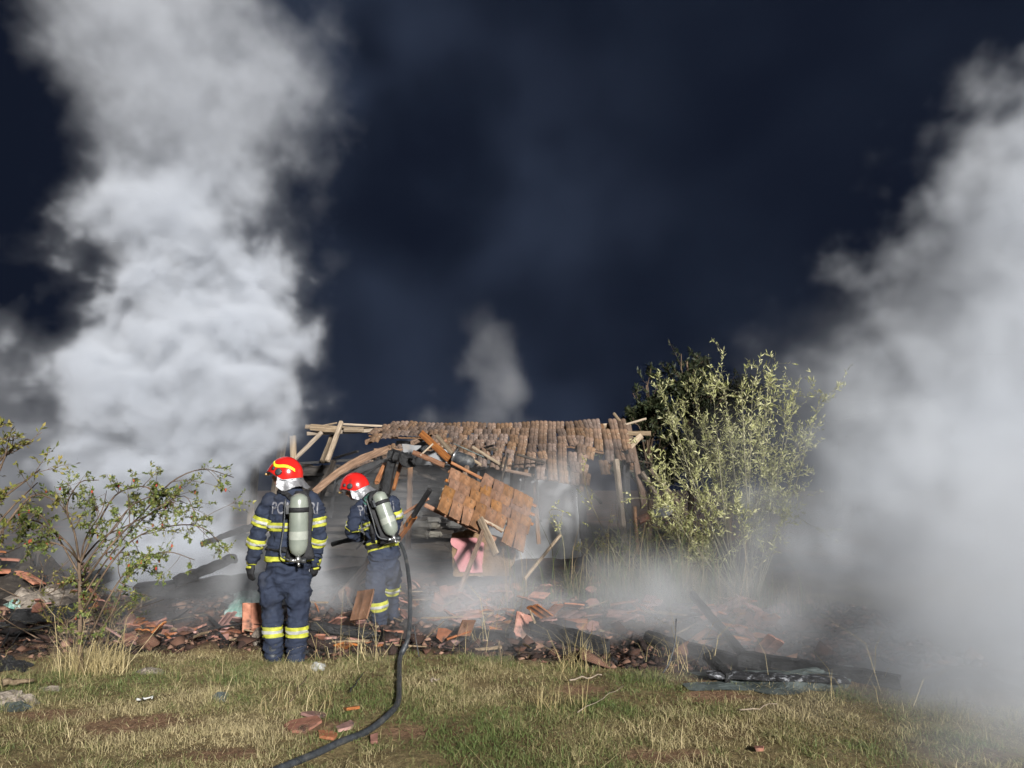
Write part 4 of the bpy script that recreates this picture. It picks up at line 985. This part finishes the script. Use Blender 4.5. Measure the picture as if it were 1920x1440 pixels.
def firefighter(loc, label, J, hd, hup, face, torso_side, seed):
    """J: joints in world space"""
    root = empty('person', loc, label, 'person', None)
    parts = []
    sd = Vector(torso_side)
    sp = J['spine']; parts.append(round_tube([p for p, r in sp], [r for p, r in sp], 20, sd))
    pv = J['pelvis']; parts.append(round_tube([p for p, r in pv], [r for p, r in pv], 20, sd))
    for k in ('leg_l', 'leg_r', 'arm_l', 'arm_r'):
        parts.append(round_tube([p for p, r in J[k]], [r for p, r in J[k]], 14, sd if k[0] == 'l' else None))
    parts += J.get('extra', [])
    hm = oriented(J['head'], hd, hup)
    neck = [round_tube([J['neck'], J['head'] - hm.to_3x3() @ Vector((0, .01, .03))], [.062, .06], 12)]
    me, co, no = body_mesh(parts + neck, head_parts(J['head'], hd, hup), seed, root)
    # folds in the cloth
    hc = np.array(J['head']); dist = np.linalg.norm(co - hc, axis=1)
    p = (co + (fbm(co * np.float32(4), 2, .5, seed + 9) - .5)[:, None] * np.float32(.22)) * np.array([5, 5, 19], np.float32)
    rid = 1 - np.abs(2 * fbm(p, 2, .45, seed) - 1)
    fold = (sstep(.55, 1.0, rid) - .45) * .020 + (fbm(co * np.array([7, 7, 9], np.float32), 2, .5, seed + 5) - .5) * .022 + (fbm(co * np.array([22, 22, 34], np.float32), 2, .5, seed + 3) - .5) * .016
    amp = sstep(.13, .24, dist)
    me.vertices.foreach_set('co', (co + no * (fold * amp)[:, None]).ravel())
    me.update()
    me.materials.append(M['navy']); me.materials.append(M['skin'])
    mi = [1 if (Vector(q.center) - J['head']).length < .135 else 0 for q in me.polygons]
    me.polygons.foreach_set('material_index', mi); me.polygons.foreach_set('use_smooth', [True] * len(me.polygons))
    wme = me.copy()                       # world-space copy for bands and lettering
    me.transform(base(root).inverted())
    body = link(bpy.data.objects.new('body', me), root)
    return root, body, wme, hm
def to_local(parent, ob):
    ob.data.transform(base(parent).inverted()); return ob
def letters(wme, root, centre, right, up, width, height, normal, text='POMPIERI', name='lettering'):
    cu = bpy.data.curves.new('t', 'FONT'); cu.body = text; cu.size = 1; cu.resolution_u = 3; cu.offset = .012
    to = bpy.data.objects.new('t', cu); COL.objects.link(to)
    dg = bpy.context.evaluated_depsgraph_get(); dg.update()
    tm = bpy.data.meshes.new_from_object(to.evaluated_get(dg)); bpy.data.objects.remove(to); bpy.data.curves.remove(cu)
    bm = bmesh.new(); bm.from_mesh(tm); bmesh.ops.triangulate(bm, faces=bm.faces[:])
    bmesh.ops.subdivide_edges(bm, edges=[e for e in bm.edges if e.calc_length() > .15], cuts=2, use_grid_fill=True)
    xs = [v.co.x for v in bm.verts]; ys = [v.co.y for v in bm.verts]; x0, x1, y0, y1 = min(xs), max(xs), min(ys), max(ys)
    bw = bmesh.new(); bw.from_mesh(wme); tree = BVHTree.FromBMesh(bw); bw.free()
    right = Vector(right).normalized(); up = Vector(up).normalized(); nrm = Vector(normal).normalized()
    for v in bm.verts:
        p = Vector(centre) + right * ((v.co.x - x0) / (x1 - x0) - .5) * width + up * ((v.co.y - y0) / (y1 - y0) - .5) * height + nrm * .5
        hit, n, i, d = tree.ray_cast(p, -nrm)
        v.co = (hit + nrm * .006) if hit is not None else p - nrm * .4
    out = bpy.data.meshes.new(name); bm.to_mesh(out); bm.free(); bpy.data.meshes.remove(tm)
    out.materials.clear(); out.materials.append(M['letter'])
    out.transform(base(root).inverted())
    return link(bpy.data.objects.new(name, out), root)
def apparatus(label, top, bot, back_n, right, wme, shoulders, waist_pts):
    """compressed air set: cylinder with its neck down, back plate, straps"""
    top = Vector(top); bot = Vector(bot); d = (bot - top).normalized(); bn = Vector(back_n).normalized(); r = .083
    root = empty('breathing_apparatus', bot, label, 'breathing set', 'breathing sets on the firefighters')
    L_ = (bot - top).length
    prof = [(0, .012), (.012, .045), (.035, .072), (.07, .078), (.10, r), (L_ - .10, r), (L_ - .065, .076), (L_ - .03, .062), (L_ - .01, .034), (L_, .024)]
    cyl = world_obj('cylinder', *tube([top + d * t for t, _ in prof], [q for _, q in prof], 28), M['tank'], root, True)
    world_obj('label', *tube([top + d * (L_ * .60), top + d * (L_ * .73)], [r + .0015] * 2, 28, cap=False), M['tanklabel'], cyl, True)
    world_obj('strap', *tube([top + d * (L_ * .22), top + d * (L_ * .225), top + d * (L_ * .295), top + d * (L_ * .30)], [r + .001, r + .006, r + .006, r + .001], 28, cap=False), M['black'], root, True)
    rt = Vector(right).normalized()
    bk = top + d * (L_ * .26) - rt * (r + .012) - bn * .01
    world_obj('buckle', *boxg(bk, (.03, .06, .075), Matrix((rt, bn, d)).transposed()), M['rubber'], root)
    mm = Matrix((rt, bn, d)).transposed()
    # plate between cylinder and back
    pl = []
    for (t, hw) in ((-.02, .05), (.05, .085), (.16, .115), (.30, .105), (.45, .10), (.56, .13), (L_ + .04, .13)):
        c = top + d * t - bn * (r + .012) ; pl.append((c, (hw, .022)))
    world_obj('back_plate', *tube([c for c, _ in pl], [q for _, q in pl], 16, rt), M['black'], root, True)
    v = [bot, bot + d * .03, bot + d * .055]
    val = world_obj('valve', *tube(v, [.02, .024, .018], 12), M['steel'], root, True)
    world_obj('hand_wheel', *tube([bot + d * .04 + rt * .02, bot + d * .04 + rt * .07], [.02, .023], 10), M['rubber'], val, True)
    world_obj('coupling', *tube([bot + d * .04 - rt * .02, bot + d * .035 - rt * .075], [.016, .016], 10), M['steel'], val, True)
    world_obj('plug', *tube([bot + d * .05, bot + d * .09 + rt * .01], [.012, .012], 8), M['steel'], val, True)
    bw = bmesh.new(); bw.from_mesh(wme); tree = BVHTree.FromBMesh(bw); bw.free()
    for pts in shoulders + waist_pts:
        P = catmull(pts, 6); V, Fc = [], []
        for i, p in enumerate(P):
            hit, n, k, dd = tree.find_nearest(p); q = hit + n * .012
            t = (P[min(i + 1, len(P) - 1)] - P[max(i - 1, 0)]).normalized(); s = n.cross(t).normalized() * .024
            V += [q - s - n * .006, q + s - n * .006, q + s + n * .006, q - s + n * .006]
        for i in range(len(P) - 1):
            a = i * 4
            for e in range(4): Fc.append((a + e, a + (e + 1) % 4, a + 4 + (e + 1) % 4, a + 4 + e))
        Fc += [(3, 2, 1, 0), tuple(len(V) - 4 + e for e in range(4))]
        world_obj('harness_strap', V, Fc, M['black'], root)
    hose_ = catmull([bot + d * .035 - rt * .08, bot - rt * .16 - d * .02 - bn * .03, top + d * (L_ * .55) - rt * .14 - bn * .05, top + d * .05 - rt * .13 - bn * .06], 6)
    world_obj('air_hose', *tube(hose_, [.008] * len(hose_), 8), M['rubber'], root, True)
    return root

# --- the standing firefighter (seen from behind)
G1 = ground(541, 1243); G1z = gzf(G1.x, G1.y)
k1 = at(641, 1100, G1.y).x - at(541, 1100, G1.y).x; k1 /= 100
def q1(px, py, dy=0.0):
    p = at(px, py, G1.y + dy); return p
bd = Vector((.10, -1, 0)).normalized()      # direction the back faces
sd1 = Vector((1, .10, 0)).normalized()
J = {}
J['spine'] = [(q1(541, 1056), (.205, .150)), (q1(542, 1040), (.203, .148)), (q1(544, 1010), (.192, .145)), (q1(546, 980), (.205, .150)), (q1(547, 955), (.212, .145)), (q1(546, 938), (.200, .125)), (q1(545, 926), (.150, .105)), (q1(543, 917), (.090, .085)), (q1(541, 908), (.082, .082))]
J['pelvis'] = [(q1(540, 1050), (.178, .135)), (q1(538, 1075), (.190, .140)), (q1(537, 1090), (.185, .135))]
J['leg_l'] = [(q1(513, 1088), (.105, .125)), (q1(510, 1120), (.112, .115)), (q1(510, 1145, .02), (.096, .10)), (q1(512, 1180), (.085, .092)), (q1(513, 1215), (.083, .09)), (q1(513, 1234), (.080, .09))]
J['leg_r'] = [(q1(562, 1088), (.105, .125)), (q1(560, 1120), (.110, .115)), (q1(558, 1145, .02), (.098, .10)), (q1(557, 1180), (.092, .095)), (q1(556, 1215), (.088, .09)), (q1(556, 1238), (.084, .09))]
J['arm_l'] = [(q1(506, 938), .085), (q1(496, 962), .082), (q1(487, 995), .076), (q1(480, 1016), .072), (q1(475, 1042, .04), .062), (q1(473, 1052, .05), .055)]
J['arm_r'] = [(q1(586, 938), .080), (q1(594, 960), .078), (q1(598, 992), .072), (q1(597, 1016, .02), .068), (q1(592, 1042, .08), .060), (q1(591, 1052, .10), .054)]
J['extra'] = [round_tube([q1(496, 1082, -.01), q1(496, 1104, -.01)], [(.05, .10), (.052, .10)], 10, sd1), round_tube([q1(574, 1082, -.01), q1(573, 1104, -.01)], [(.045, .10), (.048, .10)], 10, sd1)]
J['head'] = q1(533, 890, .02); J['neck'] = q1(541, 915)
hd1 = Vector((-1.0, .10, -.02))
ff1, body1, w1, hm1 = firefighter((G1.x, G1.y, G1z), 'firefighter standing upright with back to us, head turned left, arms hanging', J, hd1, (0.03, 0, 1), 1, sd1, 3)
def bands(wme, root, arms, legs, chest):
    for (a, b, t0, h, mr, both, silver) in arms + legs + chest:
        o = reflective(wme, a, b, t0, h, mr, root, both, silver)
reflect_list = []
def band_px(wme, root, A, B, tt0, h, maxr, both=None, silver=True):
    reflective(wme, A, B, tt0, h, maxr, root, both, silver)
X1 = lambda px: at(px, 990, G1.y).x
def off_arms1(c): return X1(503) < c.x < X1(588)
band_px(w1, ff1, J['arm_l'][0][0], J['arm_l'][3][0], .165, .088, .12)
band_px(w1, ff1, J['arm_l'][2][0], J['arm_l'][5][0], .072, .085, .11)
band_px(w1, ff1, J['arm_r'][0][0], J['arm_r'][3][0], .165, .085, .115, lambda c: c.x > X1(578))
band_px(w1, ff1, J['arm_r'][2][0], J['arm_r'][5][0], .072, .085, .11, lambda c: c.x > X1(576))
zc = q1(545, 995).z; band_px(w1, ff1, Vector((q1(545, 995).x, G1.y, 0)), Vector((q1(545, 995).x, G1.y, 2)), zc, .078, .26, off_arms1)
zc = q1(541, 1051).z; band_px(w1, ff1, Vector((q1(541, 995).x, G1.y, 0)), Vector((q1(541, 995).x, G1.y, 2)), zc, .045, .26, lambda c: X1(497) < c.x < X1(588), False)
for lg in ('leg_l', 'leg_r'):
    p = J[lg][3][0]; z0 = q1(545, 1193).z
    band_px(w1, ff1, Vector((p.x, p.y, 0)), Vector((p.x, p.y, 2)), z0, .092, .15, (lambda c, x=p.x: abs(c.x - x) < .115))
for o in [c for c in ff1.children if c.name.startswith('reflective_band')]:
    o.data.transform(base(ff1).inverted())
    for s_o in o.children: s_o.data.transform(base(ff1).inverted())
letters(w1, ff1, q1(551, 953, -.16), (1, .10, -.01), (0, 0, 1), .415, .112, (.10, -1, 0))
helmet(ff1, oriented(J['head'] + Vector((.012, 0, .0)), hd1, (0.06, 0, 1)) , True)
glove(ff1, q1(472, 1056, .06), q1(467, 1092, .04), (.4, .6, 0), (.3, 1, 0), .4)
glove(ff1, q1(591, 1056, .11), q1(586, 1090, .16), (-.5, .5, 0), (-.2, 1, 0), .45)
boot(ff1, J['leg_l'][5][0] * 1 - Vector((0, 0, J['leg_l'][5][0].z - G1z)) + Vector((0, -.03, -.005)), (-.1, 1, 0))
boot(ff1, J['leg_r'][5][0] * 1 - Vector((0, 0, J['leg_r'][5][0].z - G1z)) + Vector((0, -.03, -.005)), (.15, 1, 0))
apparatus('grey-green air cylinder strapped upright on the standing firefighter\'s back', q1(561, 925, -.30), q1(559, 1043, -.28), bd, sd1, w1,
          [[q1(548, 935, -.18), q1(532, 924, -.10), q1(524, 924, .02), q1(520, 940, .14)], [q1(566, 935, -.18), q1(574, 926, -.10), q1(578, 928, .02), q1(578, 945, .14)]],
          [[q1(548, 1030, -.20), q1(520, 1030, -.13), q1(500, 1030, .02)], [q1(566, 1030, -.20), q1(580, 1030, -.10), q1(586, 1030, .02)]])

# --- the bent firefighter with the hose
G2 = ground(712, 1187); Y2 = G2.y; G2z = gzf(G2.x, G2.y)
def q2(px, py, dy=0.0): return at(px, py, Y2 + dy)
f2 = Vector((-.80, .60, 0)); s2 = Vector((.60, .80, 0))
J = {}
J['spine'] = [(q2(720, 1042), (.205, .150)), (q2(719, 1028), (.200, .150)), (q2(715, 1000, .02), (.190, .150)), (q2(709, 972, .04), (.205, .155)), (q2(702, 952, .06), (.208, .150)), (q2(696, 940, .07), (.185, .125)), (q2(689, 931, .08), (.130, .10)), (q2(682, 925, .09), (.088, .085))]
J['pelvis'] = [(q2(720, 1040), (.175, .135)), (q2(719, 1056), (.18, .14)), (q2(717, 1070), (.175, .13))]
J['leg_l'] = [(q2(708, 1068, -.08), (.12, .12)), (q2(705, 1092, -.12), (.115, .115)), (q2(706, 1112, -.14), (.10, .10)), (q2(711, 1140, -.12), (.09, .09)), (q2(712, 1165, -.10), (.086, .086)), (q2(712, 1178, -.10), (.085, .085))]
J['leg_r'] = [(q2(730, 1062, .08), (.118, .12)), (q2(735, 1082, .16), (.108, .11)), (q2(733, 1105, .25), (.095, .098)), (q2(735, 1130, .28), (.088, .088)), (q2(736, 1150, .28), (.084, .084))]
J['arm_l'] = [(q2(678, 950, -.10), .088), (q2(667, 968, -.14), .085), (q2(663, 986, -.14), .080), (q2(660, 997, -.06), .078), (q2(664, 1004, .10), .066), (q2(672, 1008, .26), .056)]
J['arm_r'] = [(q2(735, 944, .16), .082), (q2(742, 962, .20), .078), (q2(742, 985, .24), .072), (q2(732, 1005, .34), .064), (q2(712, 1012, .42), .056)]
J['head'] = q2(665, 916, .04); J['neck'] = q2(683, 928, .07)
hd2 = Vector((-.93, .08, -.36)); hu2 = Vector((-.36, .0, 1))
ff2, body2, w2, hm2 = firefighter((G2.x, G2.y, G2z), 'firefighter bent forward in the mist holding the hose, facing left', J, hd2, hu2, 1, s2, 8)
band_px(w2, ff2, J['arm_l'][0][0], J['arm_l'][3][0], .185, .085, .125)
band_px(w2, ff2, J['arm_r'][0][0], J['arm_r'][2][0], .085, .09, .105, lambda c: c.x > at(733, 960, Y2).x)
tb, tt = J['spine'][1][0], J['spine'][4][0]
band_px(w2, ff2, tb, tt, -.015, .10, .28, lambda c: True)
band_px(w2, ff2, tb, tt, .225, .078, .24, lambda c: c.x > at(684, 990, Y2).x and c.x < at(735, 990, Y2).x)
p = J['leg_l'][3][0]; band_px(w2, ff2, J['leg_l'][2][0], J['leg_l'][4][0], .085, .10, .13, lambda c: c.y < Y2 + .12)
p = J['leg_r'][2][0]; band_px(w2, ff2, J['leg_r'][1][0], J['leg_r'][3][0], .10, .10, .125, lambda c: c.y > Y2 + .10)
for o in [c for c in ff2.children if c.name.startswith('reflective_band')]:
    o.data.transform(base(ff2).inverted())
    for s_o in o.children: s_o.data.transform(base(ff2).inverted())
bn2 = Vector((.55, -.78, .12))
up2 = (tt - tb).normalized()
letters(w2, ff2, q2(709, 952, -.1), Vector((.82, .55, .12)), up2, .44, .115, Vector((.45, -.88, .1)))
helmet(ff2, oriented(J['head'] + Vector((.004, 0, .012)), hd2, hu2), False)
glove(ff2, J['arm_l'][-1][0] + Vector((.015, .04, -.01)), J['arm_l'][-1][0] + Vector((.06, .20, -.04)), (0, 0, -1), (1, 0, 0), .8)
glove(ff2, J['arm_r'][-1][0] + Vector((-.04, .02, -.01)), J['arm_r'][-1][0] + Vector((-.19, .06, -.04)), (0, 0, -1), (0, -1, 0), .8)
boot(ff2, J['leg_l'][5][0] - Vector((0, 0, J['leg_l'][5][0].z - G2z + .01)), f2)
boot(ff2, J['leg_r'][4][0] - Vector((0, 0, .10)), f2)
apparatus('grey-green air cylinder tilted on the bent firefighter\'s back', q2(708, 922, -.30), q2(737, 1004, -.34), bn2, Vector((.8, .6, .1)), w2,
          [[q2(705, 945, -.12), q2(694, 932, -.05), q2(684, 934, .0), q2(676, 950, .06)], [q2(722, 940, .0), q2(722, 930, .1), q2(712, 930, .2)]],
          [[q2(722, 1018, -.2), q2(700, 1024, -.16), q2(686, 1026, -.02)], [q2(700, 960, -.16), q2(697, 985, -.18), q2(700, 1018, -.18)]])
mb = empty('mask_pouch', q2(692, 938, -.12), 'dark green mask pouch on the bent firefighter\'s left shoulder', 'pouch')
world_obj('bag', *round_tube([q2(686, 941, -.12), q2(697, 931, -.12)], [(.05, .04), (.055, .04)], 12), M['teal'], mb, True)
world_obj('seam', *tube([q2(686, 941, -.12), q2(687, 940, -.12)], [.056, .056], 12), M['black'], mb, True)
tag(beam('nozzle_strap', q2(668, 1030, -.06), q2(683, 1014, -.04), .05, .018, 'black', None), 'black strap end hanging below the bent firefighter\'s elbow', 'strap')
# --- hose: from the bent firefighter's grip round his hip, down and through the grass
hp = [q2(672, 1008, .40), q2(700, 1004, .48), q2(735, 1006, .42), q2(752, 1022, .12), q2(762, 1052, -.15), at(768, 1100, 8.05), at(769, 1150, 7.75)]
for (a, b) in ((764, 1200), (750, 1245), (748, 1290), (746, 1330), (728, 1358), (690, 1383), (640, 1407), (590, 1428), (540, 1450), (440, 1490)):
    g = ground(a, b); g.z = gzf(g.x, g.y) + .035; hp.append(g)
hp[7] = at(764, 1200, 7.42)
P = catmull(hp, 8)
hose = empty('fire_hose', tuple(P[-1]), 'dark grey rubber fire hose curving from the bent firefighter through the grass', 'hose')
world_obj('hose_line', *tube(P, [.021] * len(P), 14), M['rubber'], hose, True)
ng = P[0]; world_obj('nozzle', *tube([ng, ng + Vector((-.12, .06, -.03)), ng + Vector((-.20, .10, -.05)), ng + Vector((-.34, .17, -.09))], [.026, .032, .024, .028], 14), M['black'], hose, True)
for i in (60,):
    d = (P[i + 1] - P[i]).normalized(); world_obj('coupling', *tube([P[i] - d * .05, P[i] - d * .045, P[i] + d * .045, P[i] + d * .05], [.021, .027, .027, .021], 14), M['rubber'], hose, True)

# ------------------------------------------------------------------ smoke
def smoke_mat(name, col, dens, g):
    m = bpy.data.materials.new(name); m.use_nodes = True; N = m.node_tree.nodes; N.clear(); L = m.node_tree.links
    o = N.new('ShaderNodeOutputMaterial'); p = N.new('ShaderNodeVolumePrincipled')
    p.inputs['Color'].default_value = (*col, 1); p.inputs['Density'].default_value = dens; p.inputs['Anisotropy'].default_value = g
    p.inputs['Density Attribute'].default_value = 'density'
    L.new(p.outputs[0], o.inputs['Volume']); return m
def volume_obj(name, lo, hi, vox, fn, mat_, label, cat='smoke'):
    """a voxel volume whose density comes from FN, filled by a Volume Cube node that reads the values stored on the object's points"""
    lo = np.array(lo, np.float32); hi = np.array(hi, np.float32)
    n = np.ceil((hi - lo) / vox).astype(int) + 1; hi = lo + (n - 1) * vox
    ax = [np.linspace(lo[k], hi[k], n[k], dtype=np.float32) for k in range(3)]
    P = np.stack(np.meshgrid(*ax, indexing='ij'), -1).reshape(-1, 3)
    D = fn(P)
    e = np.minimum((P - lo), (hi - P)).min(axis=1) / vox; e2 = np.where(P[:, 2] < lo[2] + vox * 4, np.minimum((P - lo)[:, :2], (hi - P)[:, :2]).min(axis=1) / vox, e)
    D = (D * sstep(0, 5, e2)).astype(np.float32); D[D < 0.004] = 0
    me = bpy.data.meshes.new(name); me.vertices.add(len(P)); me.vertices.foreach_set('co', P.ravel())
    a = me.attributes.new('dens', 'FLOAT', 'POINT'); a.data.foreach_set('value', D)
    ob = link(bpy.data.objects.new(name, me)); me.materials.append(mat_)
    ng = bpy.data.node_groups.new(name, 'GeometryNodeTree')
    ng.interface.new_socket('Geometry', in_out='INPUT', socket_type='NodeSocketGeometry')
    ng.interface.new_socket('Geometry', in_out='OUTPUT', socket_type='NodeSocketGeometry')
    N = ng.nodes; L = ng.links
    gi = N.new('NodeGroupInput'); go = N.new('NodeGroupOutput'); vc = N.new('GeometryNodeVolumeCube'); pos = N.new('GeometryNodeInputPosition')
    def vm(op, v=None):
        q = N.new('ShaderNodeVectorMath'); q.operation = op
        if v is not None: q.inputs[1].default_value = v
        return q
    sub = vm('SUBTRACT', tuple(lo)); sc = vm('SCALE'); sc.inputs['Scale'].default_value = 1 / vox; add = vm('ADD', (.5, .5, .5)); fl = vm('FLOOR'); dot = vm('DOT_PRODUCT', (n[1] * n[2], n[2], 1))
    si = N.new('GeometryNodeSampleIndex'); si.data_type = 'FLOAT'; si.domain = 'POINT'; si.clamp = True
    na = N.new('GeometryNodeInputNamedAttribute'); na.data_type = 'FLOAT'; na.inputs[0].default_value = 'dens'
    sm = N.new('GeometryNodeSetMaterial'); sm.inputs['Material'].default_value = mat_
    L.new(pos.outputs[0], sub.inputs[0]); L.new(sub.outputs[0], sc.inputs[0]); L.new(sc.outputs[0], add.inputs[0]); L.new(add.outputs[0], fl.inputs[0]); L.new(fl.outputs[0], dot.inputs[0])
    L.new(dot.outputs['Value'], si.inputs['Index']); L.new(gi.outputs[0], si.inputs[0]); L.new(na.outputs[0], si.inputs[1]); L.new(si.outputs[0], vc.inputs['Density'])
    vc.inputs['Min'].default_value = tuple(lo); vc.inputs['Max'].default_value = tuple(hi)
    for k, c in enumerate('XYZ'): vc.inputs['Resolution ' + c].default_value = int(n[k])
    L.new(vc.outputs[0], sm.inputs[0]); L.new(sm.outputs[0], go.inputs[0])
    ob.modifiers.new('smoke', 'NODES').node_group = ng
    return tag(ob, label, cat, kind='stuff')
def axis_of(path):
    return np.array([tuple(at(a, b, c)) for a, b, c, _ in path], np.float32), np.array([r for *_, r in path], np.float32)
def warp(P, f, amp, s0, o=3):
    return P + ((np.stack([fbm(P * np.float32(f), o, .5, s) for s in (s0, s0 + 1, s0 + 2)], -1) - .5) * np.float32(amp)).astype(np.float32)
def column(P, C, Rr, ysq=1.2):
    o = np.argsort(C[:, 2]); C = C[o]; Rr = Rr[o]
    cx = np.interp(P[:, 2], C[:, 2], C[:, 0]); cy = np.interp(P[:, 2], C[:, 2], C[:, 1]); r = np.interp(P[:, 2], C[:, 2], Rr)
    return np.sqrt((P[:, 0] - cx) ** 2 + (P[:, 1] - cy) ** 2 * ysq) / r
C1, R1 = axis_of([(360, 1045, 11.6, 1.1), (330, 930, 12.2, 1.5), (375, 800, 12.6, 1.7), (350, 700, 12.8, 1.9), (355, 600, 13, 1.7), (370, 500, 13.1, 1.7), (368, 400, 13.1, 1.65), (385, 300, 13.2, 1.5), (410, 200, 13.3, 1.7), (360, 100, 13.4, 2.1), (260, 0, 13.4, 2.3), (190, -70, 13.5, 2.5), (60, -220, 13.6, 2.9)])
def left_plume(P):
    Q = warp(P, .5, 1.5, 1)
    d = column(Q, C1, R1)
    Wp = warp(warp(P, 1.3, .75, 4, 2), 4.0, .14, 61, 1)
    b = fbm(Wp * np.float32(1.0), 5, .56, 7)
    v = 1 - d + (b - .5) * 1.75
    fine = fbm(warp(P, 3.2, .22, 71, 2) * np.float32(2.6), 4, .6, 73)
    v = v + (fine - .5) * .40
    core = sstep(0.02, .50, v) * (.28 + .72 * sstep(.38, .62, fine)) * np.interp(P[:, 2], [0, 1, 5.0, 6.2, 7.4, 11], [.6, .9, .9, .28, .085, .055])
    veil = sstep(-.5, .5, v) * .022
    left = sstep(-4.4, -6.4, P[:, 0]) * sstep(.36, .62, b) * np.interp(P[:, 2], [0, .5, 2.8, 4.4], [.5, .5, .4, 0]) * .045
    return core + veil + left
SM1 = smoke_mat('dense_white_smoke', (.765, .792, .84), 6.5, -.02)
volume_obj('left_smoke_plume', (-9.4, 10.3, .1), (-2.2, 15.5, 11.6), .07, left_plume, SM1, 'tall billowing white smoke column rising behind the standing firefighter')
C2, R2 = axis_of([(1690, 1290, 6.6, 1.0), (1790, 1180, 7.6, 1.5), (1850, 1000, 9.4, 2.0), (1900, 800, 10.6, 2.2), (1920, 600, 11.2, 2.35), (1940, 440, 11.6, 2.2), (1985, 330, 12, 2.0), (2110, 200, 12.4, 1.9), (2230, 0, 12.8, 2.0)])
def right_plume(P):
    Q = warp(P, .45, 1.6, 11)
    d = column(Q, C2, R2, .8)
    b = fbm(warp(warp(P, 1.1, .8, 14, 2), 3.5, .16, 64, 1) * np.float32(1.0), 5, .6, 17)
    v = 1 - d + (b - .5) * 2.0
    fine = fbm(warp(P, 2.8, .25, 75, 2) * np.float32(2.2), 4, .6, 77)
    v = v + (fine - .5) * .6
    core = sstep(-.15, 1.15, v) * (.30 + .70 * sstep(.36, .62, fine)) * np.interp(P[:, 2], [0, 1, 6, 9], [.55, .9, 1, .6])
    veil = sstep(-.95, .7, v) * .075 * sstep(5.0, 2.0, P[:, 2])
    gx_ = P[:, 0] / np.maximum(P[:, 1], 1)
    low = sstep(.42, .66, gx_ + (b - .5) * .3) * sstep(2.4, .2, P[:, 2]) * sstep(3.9, 5.0, P[:, 1]) * sstep(9.5, 7, P[:, 1]) * .30
    return core + veil + low
SM2 = smoke_mat('drifting_white_smoke', (.79, .818, .862), 1.85, .0)
volume_obj('right_smoke_plume', (1.4, 3.8, -.1), (9.8, 14.4, 10.2), .09, right_plume, SM2, 'broad bank of white smoke drifting up at the right edge')
C3, R3 = axis_of([(880, 850, 17.5, 1.3), (905, 760, 17.5, .9), (880, 690, 17.6, .75), (905, 620, 17.7, .6), (925, 560, 17.8, .5), (930, 480, 18, .5)])
def wisp(P):
    d = column(warp(P, .6, 1.5, 21), C3, R3, .8)
    b = fbm(warp(P, 1.1, .8, 24, 2) * np.float32(1.0), 4, .55, 27)
    return sstep(-.1, .9, 1 - d + (b - .5) * 2.4) * np.interp(P[:, 2], [1, 3, 4.6, 6], [1, .9, .55, 0])
volume_obj('smoke_wisp', (-4.4, 15.9, 1.0), (2.4, 19.6, 7.4), .1, wisp, smoke_mat('thin_wisp_smoke', (.95, .96, .98), .42, 0), 'thin pale wisp of smoke rising behind the middle of the roof')
def high_haze(P):
    b = fbm(warp(P, .22, 3.5, 31, 3) * np.float32(.30), 5, .55, 33)
    return sstep(.33, .75, b) * sstep(-14, -8, P[:, 0]) * np.interp(P[:, 0] - (P[:, 2] - 4) * -.25, [-16, -8, -3, 2, 7, 11, 20], [.3, .5, 1, 1, .35, .12, .3])
volume_obj('smoke_haze', (-20, 18.5, 0), (20, 26, 20), .34, high_haze, smoke_mat('thin_smoke_haze', (.46, .62, 1.0), .0115, 0), 'faint smoke haze hanging in the night sky behind the house')
SRC = [at(760, 1110, 9.0), at(900, 1140, 9.2), at(1050, 1120, 9.6), at(1190, 1180, 8.2), at(560, 1080, 9.6), at(660, 1060, 10.2), at(1300, 1235, 7.0), at(1010, 980, 11.8), at(480, 1060, 10.4), at(1400, 1200, 8.2), at(1120, 940, 12.6), at(850, 960, 13.4), at(700, 960, 13.4), at(320, 1130, 8.8), at(960, 1180, 8.0), at(700, 1180, 8.0)]
SR = [.9, .9, .9, 1.1, 1.1, 1.1, 1.0, 1.2, 1.0, 1.3, 1.2, 1.5, 1.3, 1.2, .9, .8]
SS = [1.2, 1.3, 1.3, .9, 1.2, 1.0, .95, .9, 1.0, 1.2, .7, .32, .32, .6, .7, .5]
def mist(P):
    Q = warp(P, .9, .9, 41); s = 0
    for c, r, k in zip(SRC, SR, SS):
        c = np.array(tuple(c)); d = np.sqrt((Q[:, 0] - c[0]) ** 2 + (Q[:, 1] - c[1]) ** 2 + ((Q[:, 2] - c[2]) * 1.25) ** 2) / r
        s = s + k * sstep(1.25, .0, d)
    b = fbm(warp(P, 1.6, .6, 44, 2) * np.float32(1.5), 4, .55, 47)
    return s * sstep(.34, .72, b)
volume_obj('ground_smoke', (-4.6, 6.3, 0.0), (3.9, 14.6, 2.4), .085, mist, smoke_mat('low_drifting_smoke', (.90, .915, .945), .80, 0), 'low smoke drifting over the rubble between the firefighters and the willow')
